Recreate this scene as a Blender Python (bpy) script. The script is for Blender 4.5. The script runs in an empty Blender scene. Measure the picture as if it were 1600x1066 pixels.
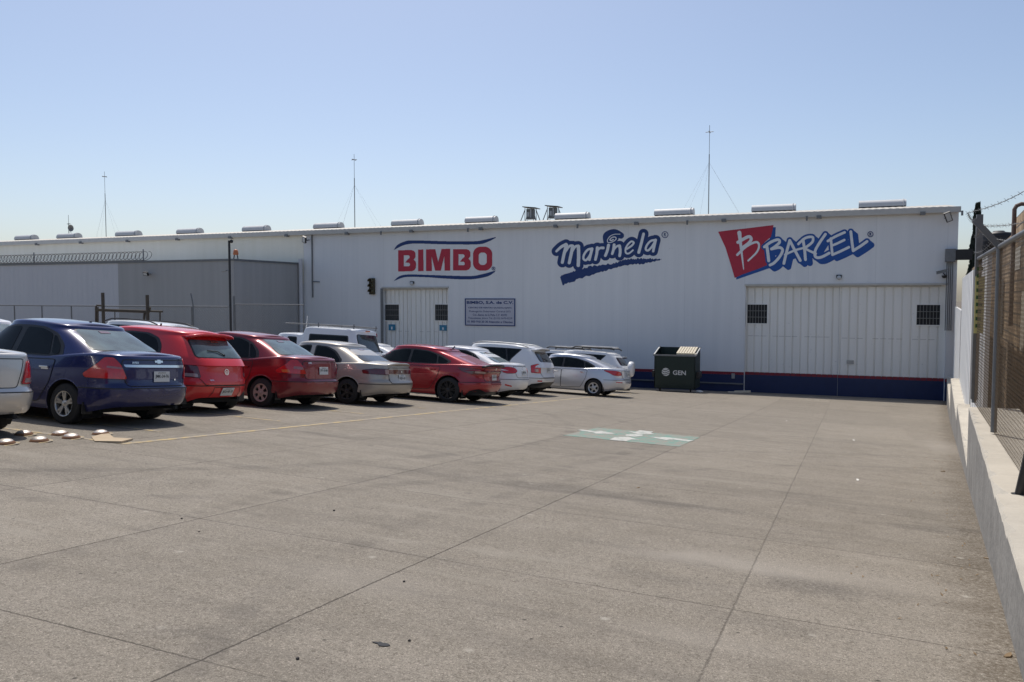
import bpy, bmesh, math, random
import numpy as np
from mathutils import Vector, Matrix
from mathutils.geometry import delaunay_2d_cdt
R = math.radians
random.seed(7)
sc = bpy.context.scene
COL = sc.collection

# ------------------------------------------------------------------ camera
FPX, W0, H0 = 1268.0, 1600.0, 1066.0          # focal length in photograph pixels
YAW, PIT, HC = R(22.4), math.atan(70/1268.0), 1.42
cam_d = bpy.data.cameras.new('camera'); cam = bpy.data.objects.new('camera', cam_d); COL.objects.link(cam)
cam_d.sensor_width = 36.0; cam_d.lens = FPX/W0*36.0; cam_d.clip_end = 2000
cam.location = (0, 0, HC); cam.rotation_euler = (math.pi/2 - PIT, 0, YAW)
sc.camera = cam
# ------------------------------------------------------------------ light
SUN_DIR = Vector((-0.30, 0.42, 1.0)).normalized()      # towards the sun
sun_d = bpy.data.lights.new('sun', 'SUN'); sun_o = bpy.data.objects.new('sun', sun_d); COL.objects.link(sun_o)
sun_d.energy = 3.5; sun_d.angle = R(0.53); sun_d.color = (1.0, 0.95, 0.87)
sun_o.rotation_euler = SUN_DIR.to_track_quat('Z', 'Y').to_euler(); sun_o.location = (-20, 30, 40)
world = bpy.data.worlds.new('World'); sc.world = world; world.use_nodes = True
wt = world.node_tree; bg = wt.nodes['Background']
sky = wt.nodes.new('ShaderNodeTexSky'); sky.sky_type = 'NISHITA'; sky.sun_disc = False
sky.sun_elevation = math.asin(SUN_DIR.z); sky.sun_rotation = math.atan2(SUN_DIR.x, SUN_DIR.y)
sky.altitude = 1500; sky.air_density = 1.0; sky.dust_density = 6.0; sky.ozone_density = 1.0
wt.links.new(sky.outputs[0], bg.inputs[0]); bg.inputs[1].default_value = 0.134
sc.view_settings.view_transform = 'Standard'; sc.view_settings.look = 'None'
sc.view_settings.exposure = 0.0; sc.view_settings.gamma = 1.0

# ------------------------------------------------------------------ survey of the photograph -> metres
_F = Vector((-math.sin(YAW)*math.cos(PIT), math.cos(YAW)*math.cos(PIT), -math.sin(PIT)))
_R = Vector((math.cos(YAW), math.sin(YAW), 0)); _U = _R.cross(_F); _C = Vector((0, 0, HC))
def ray(x, y): return _F*FPX + _R*(x-W0/2) - _U*(y-H0/2)
VA, VB, YF = -0.0285, -0.086, 43.0                     # fall of the yard, plane of the facade
def onY(x, y, Y=YF): d = ray(x, y); return _C + d*(Y/d.y)
def atD(x, y, D): return _C + ray(x, y)*(D/FPX)
def onz(x, y, z): d = ray(x, y); return _C + d*((z-HC)/d.z)
def gpt(x, y): d = ray(x, y); return _C + d*(-HC/(d.z-VA*d.x-VB*d.y))
def wallX(Y, off=0.0): return 0.40 + off + 0.0935*Y
def sstep(a, b, v): t = min(1, max(0, (v-a)/(b-a))); return t*t*(3-2*t)
def gz(X, Y):
    Xc = max(-60, min(12, X)); Yc = max(-15, min(YF, Y))
    z = VA*Xc + VB*Yc
    dl = -0.138 + (0.2954+0.138)*min(1, max(0, (Xc+10.59)/15.0))
    return z + dl*sstep(28, YF, Yc)

# ------------------------------------------------------------------ materials
def newmat(name):
    m = bpy.data.materials.new(name); m.use_nodes = True
    return m, m.node_tree, m.node_tree.nodes['Principled BSDF']
def N(nt, t, **k):
    n = nt.nodes.new(t)
    for a, b in k.items(): setattr(n, a, b)
    return n
def pbr(name, col, rough=0.6, metal=0.0, var=0.12, scale=6.0, bump=0.0, coat=0.0, spec=0.5, bscale=None, dirt=None):
    m, nt, p = newmat(name)
    p.inputs['Roughness'].default_value = rough; p.inputs['Metallic'].default_value = metal
    p.inputs['Coat Weight'].default_value = coat; p.inputs['Coat Roughness'].default_value = 0.03
    p.inputs['Specular IOR Level'].default_value = spec
    tc = N(nt, 'ShaderNodeTexCoord'); no = N(nt, 'ShaderNodeTexNoise')
    no.inputs['Scale'].default_value = scale; no.inputs['Detail'].default_value = 6
    nt.links.new(tc.outputs['Object'], no.inputs['Vector'])
    mx = N(nt, 'ShaderNodeMix', data_type='RGBA')
    a = [c*(1-var) for c in col]+[1]; b = [min(1, c*(1+var)) for c in col]+[1]
    mx.inputs['A'].default_value = a; mx.inputs['B'].default_value = b
    nt.links.new(no.outputs['Fac'], mx.inputs['Factor'])
    out = mx.outputs['Result']
    if dirt:                                            # brown dust low on the panels
        sp = N(nt, 'ShaderNodeSeparateXYZ'); nt.links.new(tc.outputs['Object'], sp.inputs[0])
        mr = N(nt, 'ShaderNodeMapRange'); mr.inputs['From Min'].default_value = 0.62; mr.inputs['From Max'].default_value = 0.18
        nt.links.new(sp.outputs['Z'], mr.inputs['Value'])
        mu = N(nt, 'ShaderNodeMath', operation='MULTIPLY'); nt.links.new(mr.outputs[0], mu.inputs[0]); nt.links.new(no.outputs['Fac'], mu.inputs[1])
        m3 = N(nt, 'ShaderNodeMath', operation='MULTIPLY'); nt.links.new(mu.outputs[0], m3.inputs[0]); m3.inputs[1].default_value = dirt
        md = N(nt, 'ShaderNodeMix', data_type='RGBA'); md.inputs['B'].default_value = (0.20, 0.165, 0.125, 1)
        nt.links.new(m3.outputs[0], md.inputs['Factor']); nt.links.new(out, md.inputs['A']); out = md.outputs['Result']
        ra = N(nt, 'ShaderNodeMath', operation='MULTIPLY_ADD'); nt.links.new(m3.outputs[0], ra.inputs[0]); ra.inputs[1].default_value = 0.5; ra.inputs[2].default_value = rough
        nt.links.new(ra.outputs[0], p.inputs['Roughness'])
    nt.links.new(out, p.inputs['Base Color'])
    if bump:
        n2 = N(nt, 'ShaderNodeTexNoise'); n2.inputs['Scale'].default_value = bscale or scale*4; n2.inputs['Detail'].default_value = 5
        nt.links.new(tc.outputs['Object'], n2.inputs['Vector'])
        bp = N(nt, 'ShaderNodeBump'); bp.inputs['Strength'].default_value = bump; bp.inputs['Distance'].default_value = 0.02
        nt.links.new(n2.outputs['Fac'], bp.inputs['Height']); nt.links.new(bp.outputs[0], p.inputs['Normal'])
    return m

def concrete_ground():
    m, nt, p = newmat('yard_concrete'); L = nt.links.new
    tc = N(nt, 'ShaderNodeTexCoord'); V = tc.outputs['Object']
    def noise(s, d=6, r=0.6, vec=V, dist=0.0):
        n = N(nt, 'ShaderNodeTexNoise'); n.inputs['Scale'].default_value = s; n.inputs['Detail'].default_value = d
        n.inputs['Roughness'].default_value = r; n.inputs['Distortion'].default_value = dist; L(vec, n.inputs['Vector']); return n.outputs['Fac']
    def math_(op, a, b=None, c=None, clamp=False):
        n = N(nt, 'ShaderNodeMath', operation=op); n.use_clamp = clamp
        for i, v in enumerate((a, b, c)):
            if v is None: continue
            if isinstance(v, (int, float)): n.inputs[i].default_value = v
            else: L(v, n.inputs[i])
        return n.outputs[0]
    def rng(v, a, b, c=0, d=1, st=False):
        n = N(nt, 'ShaderNodeMapRange', interpolation_type='SMOOTHSTEP' if st else 'LINEAR')
        for k, x in zip(('From Min', 'From Max', 'To Min', 'To Max'), (a, b, c, d)): n.inputs[k].default_value = x
        L(v, n.inputs['Value']); return n.outputs[0]
    def mix(f, a, b, mode='MIX'):
        n = N(nt, 'ShaderNodeMix', data_type='RGBA', blend_type=mode)
        for k, v in (('Factor', f), ('A', a), ('B', b)):
            if isinstance(v, tuple): n.inputs[k].default_value = (*v, 1)
            elif isinstance(v, (int, float)): n.inputs[k].default_value = v
            else: L(v, n.inputs[k])
        return n.outputs['Result']
    sp = N(nt, 'ShaderNodeSeparateXYZ'); L(V, sp.inputs[0]); X, Y = sp.outputs['X'], sp.outputs['Y']
    big = noise(0.35, 5); mid = noise(2.2, 8, 0.65); fine = noise(40, 6, 0.75); grain = noise(125, 4, 0.8); mm = noise(5.5, 6, .7)
    mpz = N(nt, 'ShaderNodeMapping'); mpz.inputs['Scale'].default_value = (0.35, 2.6, 1); mpz.inputs['Rotation'].default_value = (0, 0, R(-8)); L(V, mpz.inputs[0])
    streak = noise(1.1, 7, 0.62, mpz.outputs[0], 0.6)
    col = mix(rng(big, .3, .7), (0.196, 0.171, 0.135), (0.246, 0.217, 0.174))
    col = mix(rng(mid, .35, .68), col, (0.262, 0.232, 0.190), 'MIX')
    col = mix(math_('MULTIPLY', rng(mm, .5, .72), .45), col, (0.15, 0.133, 0.108))
    col = mix(math_('MULTIPLY', rng(fine, .53, .60), .55), col, (0.10, 0.085, 0.066))
    col = mix(math_('MULTIPLY', rng(fine, .45, .36), .5), col, (0.38, 0.345, 0.285))
    col = mix(math_('MULTIPLY', rng(grain, .55, .60), .8), col, (0.075, 0.064, 0.05))
    col = mix(math_('MULTIPLY', rng(grain, .42, .37), .8), col, (0.56, 0.48, 0.41))
    col = mix(math_('MULTIPLY', rng(streak, .50, .70, 0, 1, True), .28), col, (0.105, 0.092, 0.078))
    col = mix(math_('MULTIPLY', math_('MULTIPLY', rng(streak, .42, .30, 0, 1, True), rng(fine, .4, .6, .3, 1)), .45), col, (0.33, 0.30, 0.25))
    # dirt blown against the foot of the boundary wall
    dwl = math_('SUBTRACT', math_('MULTIPLY_ADD', Y, .0935, .40), X)
    col = mix(math_('MULTIPLY', math_('MULTIPLY', rng(math_('ADD', dwl, math_('MULTIPLY', math_('SUBTRACT', mid, .5), .7)), .42, .02, 0, 1, True), rng(fine, .35, .6)), .75), col, (0.085, 0.064, 0.042))
    # every slab was cast and worn a little differently
    fx = math_('FLOOR', math_('DIVIDE', math_('ADD', X, .575), 1.983)); fy = math_('FLOOR', math_('DIVIDE', math_('SUBTRACT', Y, 2.66), 4.18))
    cv = N(nt, 'ShaderNodeCombineXYZ'); L(fx, cv.inputs[0]); L(fy, cv.inputs[1]); wn = N(nt, 'ShaderNodeTexWhiteNoise', noise_dimensions='2D'); L(cv.outputs[0], wn.inputs['Vector'])
    sl_ = rng(wn.outputs['Value'], 0, 1, .93, 1.06); hs = N(nt, 'ShaderNodeHueSaturation'); L(col, hs.inputs['Color']); L(sl_, hs.inputs['Value']); col = hs.outputs['Color']
    # dark scuffs and blotches with places of their own
    def blot(cx_, cy_, rx, ry, ang, amt, c=(0.075, 0.067, 0.06)):
        nonlocal col
        mp = N(nt, 'ShaderNodeMapping', vector_type='TEXTURE'); mp.inputs['Location'].default_value = (cx_, cy_, 0)
        mp.inputs['Rotation'].default_value = (0, 0, R(ang)); mp.inputs['Scale'].default_value = (rx, ry, 50); L(V, mp.inputs[0])
        ln = N(nt, 'ShaderNodeVectorMath', operation='LENGTH'); L(mp.outputs[0], ln.inputs[0])
        v = math_('ADD', ln.outputs['Value'], rng(mid, .25, .75, -.55, .55))
        col = mix(math_('MULTIPLY', rng(v, 1.2, .1, 0, 1, True), math_('MULTIPLY', rng(fine, .36, .6, .35, 1.35), amt*.75)), col, c)
    for px, py, rx, ry, a, k in ((900, 765, 1.0, .34, 2, .5), (1060, 790, 1.0, .2, 3, .35), (1270, 915, .55, .28, 5, .62), (1200, 975, .5, .16, 0, .3), (350, 985, .6, .12, 35, .3),
                                 (1450, 828, .45, .14, 0, .5), (1400, 800, .9, .2, 4, .28), (520, 680, 1.9, .5, 12, .22), (120, 740, 1.6, .5, 10, .25), (1050, 905, .6, .12, 0, .3),
                                 (620, 815, .7, .2, 3, .22), (720, 745, 1.1, .25, 2, .3), (1330, 690, 2.2, .4, 5, .2), (950, 850, .4, .1, 0, .25), (1080, 880, .5, .12, 4, .3)):
        q = gpt(px, py); blot(q.x, q.y, rx, ry, a, k)
    for px, py, rx, ry, k in ((1120, 880, .9, .25, .3), (1250, 890, 1.2, .35, .25), (560, 905, .8, .3, .2), (1480, 700, .5, 2.5, .35), (1100, 1000, .6, .2, .2)):
        q = gpt(px, py); blot(q.x, q.y, rx, ry, 0, k, (0.44, 0.40, 0.35))
    # faint curved tyre tracks
    for (tx, ty, tr, tw, ta) in ((-3.0, 22.0, 12.6, .13, .22), (-3.0, 22.0, 14.1, .13, .22), (6.0, 6.0, 9.2, .12, .2), (6.0, 6.0, 10.7, .12, .18), (-14.0, 12.0, 9.5, .14, .25), (-14.0, 12.0, 11.0, .14, .22)):
        dx, dy = math_('SUBTRACT', X, tx), math_('SUBTRACT', Y, ty); rad = math_('SQRT', math_('ADD', math_('MULTIPLY', dx, dx), math_('MULTIPLY', dy, dy)))
        v = math_('ABSOLUTE', math_('SUBTRACT', math_('ADD', rad, math_('MULTIPLY', math_('SUBTRACT', big, .5), .6)), tr))
        col = mix(math_('MULTIPLY', math_('MULTIPLY', rng(v, tw, tw*.5, 0, 1, True), rng(streak, .4, .62)), ta*1.3), col, (0.085, 0.075, 0.065))
    vo = N(nt, 'ShaderNodeTexVoronoi'); vo.inputs['Scale'].default_value = .9; vo.inputs['Randomness'].default_value = 1; L(V, vo.inputs['Vector'])
    col = mix(math_('MULTIPLY', rng(math_('ADD', vo.outputs['Distance'], math_('MULTIPLY', fine, .05)), .085, .05, 0, 1, True), .5), col, (0.10, 0.088, 0.075))
    vo2 = N(nt, 'ShaderNodeTexVoronoi'); vo2.inputs['Scale'].default_value = 4.2; L(V, vo2.inputs['Vector'])
    col = mix(math_('MULTIPLY', rng(vo2.outputs['Distance'], .062, .035), .75), col, (0.03, 0.026, 0.022))
    vo3 = N(nt, 'ShaderNodeTexVoronoi'); vo3.inputs['Scale'].default_value = 1.9; L(V, vo3.inputs['Vector'])
    col = mix(math_('MULTIPLY', rng(math_('ADD', vo3.outputs['Distance'], math_('MULTIPLY', fine, .08)), .11, .06), .55), col, (0.44, 0.41, 0.35))
    # saw-cut joints: a grid of slabs, slightly wandering
    wob = math_('MULTIPLY', math_('SUBTRACT', noise(1.6, 6, .7), .5), .022)
    wob2 = math_('MULTIPLY', math_('SUBTRACT', noise(22, 4, .7), .5), .022)
    def joint(c, off, per, wd, keep):
        v = math_('ADD', math_('ADD', c, wob), wob2)
        fr = math_('PINGPONG', math_('SUBTRACT', v, off), per/2)
        j = rng(fr, wd, wd*.25)
        return math_('MULTIPLY', j, keep)
    kx = math_('MULTIPLY', rng(X, -9, -8.6), rng(X, 1.2, .9))
    kd = rng(X, -1.2, -1.7, .55, 1); kx = math_('MULTIPLY', kx, kd); jl = joint(X, -.575, 1.983, .0085, math_('MULTIPLY', kx, rng(noise(.9, 5), .28, .46, .45, 1)))
    ky = math_('MULTIPLY', rng(Y, 26, 12), rng(Y, -3, -2))
    jt = joint(math_('SUBTRACT', Y, .03), 2.63, 2.09, .0075, math_('MULTIPLY', ky, rng(noise(1.3, 5), .34, .5, .3, .95)))
    jj = math_('MAXIMUM', jl, jt)
    col = mix(math_('MULTIPLY', jj, .82), col, (0.045, 0.037, 0.03))
    L(col, p.inputs['Base Color']); p.inputs['Roughness'].default_value = .86; p.inputs['Specular IOR Level'].default_value = .25
    h = math_('SUBTRACT', math_('ADD', math_('MULTIPLY', fine, .5), math_('MULTIPLY', grain, .25)), math_('MULTIPLY', jj, .8))
    bp = N(nt, 'ShaderNodeBump'); bp.inputs['Strength'].default_value = .5; bp.inputs['Distance'].default_value = .012
    L(h, bp.inputs['Height']); L(bp.outputs[0], p.inputs['Normal'])
    return m

def wall_paint(name, c1, c2, streak=.35, band=False, seam=0.0):
    """painted sheet wall, vertical rain streaks, dusty; faint panel seams"""
    m, nt, p = newmat(name); L = nt.links.new
    tc = N(nt, 'ShaderNodeTexCoord'); V = tc.outputs['Object']
    mp = N(nt, 'ShaderNodeMapping'); mp.inputs['Scale'].default_value = (2.2, 2.2, .10); L(V, mp.inputs[0])
    n1 = N(nt, 'ShaderNodeTexNoise'); n1.inputs['Scale'].default_value = 1.3; n1.inputs['Detail'].default_value = 7; L(mp.outputs[0], n1.inputs['Vector'])
    n2 = N(nt, 'ShaderNodeTexNoise'); n2.inputs['Scale'].default_value = .35; n2.inputs['Detail'].default_value = 5; L(V, n2.inputs['Vector'])
    n3 = N(nt, 'ShaderNodeTexNoise'); n3.inputs['Scale'].default_value = 9; n3.inputs['Detail'].default_value = 6; L(V, n3.inputs['Vector'])
    m1 = N(nt, 'ShaderNodeMix', data_type='RGBA'); m1.inputs['A'].default_value = (*c1, 1); m1.inputs['B'].default_value = (*c2, 1)
    r1 = N(nt, 'ShaderNodeMapRange'); r1.inputs['From Min'].default_value = .35; r1.inputs['From Max'].default_value = .68; L(n1.outputs['Fac'], r1.inputs['Value'])
    mu = N(nt, 'ShaderNodeMath', operation='MULTIPLY'); mu.inputs[1].default_value = streak*2; L(r1.outputs[0], mu.inputs[0]); L(n2.outputs['Fac'], mu.inputs[1] if False else mu.inputs[0]) if False else None
    L(mu.outputs[0], m1.inputs['Factor'])
    r3 = N(nt, 'ShaderNodeMapRange'); r3.inputs['From Min'].default_value = .66; r3.inputs['From Max'].default_value = .74; r3.inputs['To Max'].default_value = .55; L(n3.outputs['Fac'], r3.inputs['Value'])
    m2 = N(nt, 'ShaderNodeMix', data_type='RGBA'); m2.inputs['B'].default_value = tuple(c*.72 for c in c1)+(1,)
    L(r3.outputs[0], m2.inputs['Factor']); L(m1.outputs['Result'], m2.inputs['A']); out = m2.outputs['Result']
    if seam:
        sp = N(nt, 'ShaderNodeSeparateXYZ'); L(V, sp.inputs[0])
        pp = N(nt, 'ShaderNodeMath', operation='PINGPONG'); pp.inputs[1].default_value = seam/2; L(sp.outputs['X'], pp.inputs[0])
        rr = N(nt, 'ShaderNodeMapRange'); rr.inputs['From Min'].default_value = .022; rr.inputs['From Max'].default_value = .006; rr.inputs['To Max'].default_value = .16; L(pp.outputs[0], rr.inputs['Value'])
        m4 = N(nt, 'ShaderNodeMix', data_type='RGBA'); m4.inputs['B'].default_value = tuple(c*.45 for c in c1)+(1,)
        L(rr.outputs[0], m4.inputs['Factor']); L(out, m4.inputs['A']); out = m4.outputs['Result']
    L(out, p.inputs['Base Color']); p.inputs['Roughness'].default_value = .6
    bp = N(nt, 'ShaderNodeBump'); bp.inputs['Strength'].default_value = .12; bp.inputs['Distance'].default_value = .04
    L(n1.outputs['Fac'], bp.inputs['Height']); L(bp.outputs[0], p.inputs['Normal'])
    return m

def brick_mat():
    m, nt, p = newmat('brick'); L = nt.links.new
    uv = N(nt, 'ShaderNodeUVMap')
    b = N(nt, 'ShaderNodeTexBrick'); b.inputs['Scale'].default_value = 1; b.inputs['Brick Width'].default_value = .42; b.inputs['Row Height'].default_value = .2
    b.inputs['Mortar Size'].default_value = .018; b.inputs['Color1'].default_value = (.34, .225, .13, 1); b.inputs['Color2'].default_value = (.52, .38, .235, 1); b.inputs['Mortar'].default_value = (.12, .1, .08, 1)
    L(uv.outputs[0], b.inputs['Vector'])
    n = N(nt, 'ShaderNodeTexNoise'); n.inputs['Scale'].default_value = .6; n.inputs['Detail'].default_value = 7; L(uv.outputs[0], n.inputs['Vector'])
    r = N(nt, 'ShaderNodeMapRange'); r.inputs['From Min'].default_value = .4; r.inputs['From Max'].default_value = .6; r.inputs['To Max'].default_value = .8; L(n.outputs['Fac'], r.inputs['Value'])
    mx = N(nt, 'ShaderNodeMix', data_type='RGBA', blend_type='MULTIPLY'); mx.inputs['B'].default_value = (.30, .28, .26, 1)
    L(r.outputs[0], mx.inputs['Factor']); L(b.outputs['Color'], mx.inputs['A']); L(mx.outputs['Result'], p.inputs['Base Color'])
    bp = N(nt, 'ShaderNodeBump'); bp.inputs['Strength'].default_value = .8; bp.inputs['Distance'].default_value = .02; L(b.outputs['Fac'], bp.inputs['Height']); bp.invert = True
    L(bp.outputs[0], p.inputs['Normal']); p.inputs['Roughness'].default_value = .9
    return m

def worn_paint(name, col, wear=.45, under=(0.26, 0.23, 0.195)):
    m, nt, p = newmat(name); L = nt.links.new
    tc = N(nt, 'ShaderNodeTexCoord'); n = N(nt, 'ShaderNodeTexNoise'); n.inputs['Scale'].default_value = 7; n.inputs['Detail'].default_value = 9; n.inputs['Roughness'].default_value = .75
    L(tc.outputs['Object'], n.inputs['Vector'])
    r = N(nt, 'ShaderNodeMapRange'); r.inputs['From Min'].default_value = wear; r.inputs['From Max'].default_value = wear+.14; L(n.outputs['Fac'], r.inputs['Value'])
    mx = N(nt, 'ShaderNodeMix', data_type='RGBA'); mx.inputs['A'].default_value = (*under, 1); mx.inputs['B'].default_value = (*col, 1)
    L(r.outputs[0], mx.inputs['Factor']); L(mx.outputs['Result'], p.inputs['Base Color']); p.inputs['Roughness'].default_value = .8
    return m

def carpaint(name, col, metal=.35, rough=.32, dirt=.35, coat=.8):
    return pbr(name, col, rough=rough, metal=metal, var=.05, scale=1.5, coat=coat, dirt=dirt)
M = dict(
    ground=concrete_ground(),
    facade=wall_paint('facade_paint', (.71, .715, .72), (.79, .79, .79), .28, seam=3.05),
    roof=pbr('roof_sheet', (.52, .48, .41), .55, .1, .12, 2),
    fascia=pbr('fascia', (.50, .49, .46), .55, .1, .15, 3),
    door=wall_paint('door_paint', (.82, .80, .75), (.90, .88, .83), .35),
    blue=pbr('skirting_blue', (.007, .020, .085), .5, 0, .25, 3),
    red=pbr('skirting_red', (.22, .014, .028), .55, 0, .2, 3),
    logo_red=pbr('logo_red', (.44, .022, .05), .55, 0, .12, 5), logo_blue=pbr('logo_blue', (.007, .035, .15), .55, 0, .15, 5),
    logo_blue2=pbr('logo_bright_blue', (.007, .075, .31), .55, 0, .12, 5), logo_white=pbr('logo_white', (.74, .76, .78), .55, 0, .05, 5),
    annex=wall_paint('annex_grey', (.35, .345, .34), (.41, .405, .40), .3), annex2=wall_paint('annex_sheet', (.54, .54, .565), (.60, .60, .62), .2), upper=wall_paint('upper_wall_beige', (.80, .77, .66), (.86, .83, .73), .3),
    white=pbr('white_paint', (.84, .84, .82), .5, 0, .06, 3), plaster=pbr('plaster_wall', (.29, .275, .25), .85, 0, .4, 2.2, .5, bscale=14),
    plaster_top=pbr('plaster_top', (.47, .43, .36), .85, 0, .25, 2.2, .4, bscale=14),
    galv=pbr('galvanised_steel', (.36, .37, .38), .45, .7, .15, 8), galv_d=pbr('weathered_steel', (.19, .195, .2), .55, .5, .25, 8),
    dark=pbr('black_steel', (.03, .03, .032), .5, .2, .2, 8), hole=pbr('dark_interior', (.012, .013, .015), .7, 0, .2, 3),
    vent=pbr('vent_aluminium', (.50, .51, .52), .6, .15, .1, 4), brick=brick_mat(), orange=pbr('beacon_orange', (.50, .16, .06), .4, 0, .1, 5),
    lampglass=pbr('lamp_glass', (.5, .52, .53), .12, 0, .1, 9), blacklens=pbr('signal_lens', (.03, .022, .01), .2, 0, .3, 9), yellow_black=pbr('signal_housing', (.05, .042, .02), .6, 0, .3, 5),
    sticker=pbr('sticker_blue', (.03, .20, .33), .5, 0, .2, 9), bin=pbr('dumpster_green', (.008, .022, .018), .5, .1, .3, 3, .3, bscale=6), bin_lid=pbr('lid_beige', (.62, .55, .42), .6, 0, .15, 6),
    green=worn_paint('green_marking', (.12, .27, .215), .445), whitemark=worn_paint('white_marking', (.50, .49, .45), .38, (.22, .27, .23)), yellow=worn_paint('yellow_line', (.46, .34, .15), .44),
    dome=pbr('scuffed_metal', (.60, .54, .48), .42, .7, .45, 25), rust=pbr('rusty_rim', (.16, .075, .035), .8, .2, .3, 12), card=pbr('cardboard', (.46, .36, .24), .9, 0, .15, 4, .3),
    tank=pbr('black_tank', (.012, .012, .014), .45, 0, .2, 4), cypress=pbr('cypress_foliage', (.035, .045, .03), .9, 0, .4, 3), bark=pbr('bark', (.10, .075, .05), .9, 0, .3, 8),
    tyre=pbr('tyre_rubber', (.022, .021, .02), .82, 0, .25, 9), under=pbr('underbody', (.012, .012, .012), .9, 0, .2, 4), trim=pbr('black_trim', (.016, .016, .017), .45, 0, .15, 6),
    glass=None, silver_rim=pbr('silver_rim', (.50, .50, .50), .3, .75, .12, 9), black_rim=pbr('black_rim', (.05, .05, .052), .3, .6, .2, 9), beige_rim=pbr('dusty_hubcap', (.36, .29, .26), .55, .2, .2, 9),
    chrome=pbr('chrome', (.78, .78, .78), .12, 1.0, .03, 5), lamp_red=pbr('tail_lamp_red', (.55, .010, .012), .10, 0, .3, 14, coat=1), lamp_dark=pbr('tail_lamp_smoked', (.11, .012, .012), .12, 0, .3, 14, coat=1), lamp_clear=pbr('lamp_clear', (.42, .30, .28), .15, .2, .15, 20, coat=1), lamp_band=pbr('lamp_band', (.36, .13, .12), .12, .2, .3, 20, coat=1), rackrust=pbr('rack_rust', (.085, .07, .055), .8, .2, .3, 8), wire=pbr('rusty_wire', (.13, .10, .07), .7, .4, .3, 9), lamp_amber=pbr('lamp_amber', (.6, .16, .04), .15, 0, .15, 20, coat=1),
    plate=pbr('plate_white', (.62, .63, .62), .4, 0, .05, 9), ink=pbr('plate_ink', (.02, .03, .03), .5, 0, .1, 9), leaf=pbr('dry_leaf', (.22, .15, .08), .9, 0, .4, 9), litter=pbr('litter_paper', (.7, .68, .64), .8, 0, .1, 9), pebble=pbr('dark_pebble', (.035, .03, .028), .9, 0, .3, 9),
    rubber=pbr('seal', (.02, .02, .02), .6), yellowsign=pbr('faded_yellow_sign', (.55, .52, .22), .6, 0, .3, 9), greenink=pbr('sign_green', (.04, .10, .03), .6),
)
def glassmat(name, tint, rough=.04, spec=.8):
    m, nt, p = newmat(name); p.inputs['Base Color'].default_value = (*tint, 1); p.inputs['Roughness'].default_value = rough
    p.inputs['Specular IOR Level'].default_value = spec; p.inputs['Coat Weight'].default_value = 0; p.inputs['Coat Roughness'].default_value = .02
    tc = N(nt, 'ShaderNodeTexCoord'); n = N(nt, 'ShaderNodeTexNoise'); n.inputs['Scale'].default_value = 2.2; n.inputs['Detail'].default_value = 4
    nt.links.new(tc.outputs['Object'], n.inputs['Vector'])
    r = N(nt, 'ShaderNodeMapRange'); r.inputs['From Min'].default_value = .35; r.inputs['From Max'].default_value = .7; nt.links.new(n.outputs['Fac'], r.inputs['Value'])
    mx = N(nt, 'ShaderNodeMix', data_type='RGBA'); mx.inputs['A'].default_value = tuple(c*.55 for c in tint)+(1,); mx.inputs['B'].default_value = tuple(c*1.5 for c in tint)+(1,)
    nt.links.new(r.outputs[0], mx.inputs['Factor']); nt.links.new(mx.outputs['Result'], p.inputs['Base Color'])
    return m
M['glass'] = glassmat('tinted_glass', (.007, .010, .010), .05, .22); M['rear_glass'] = glassmat('rear_glass', (.075, .115, .12), .08)
M['dark_rear_glass'] = glassmat('dark_rear_glass', (.03, .036, .042), .06)

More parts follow.
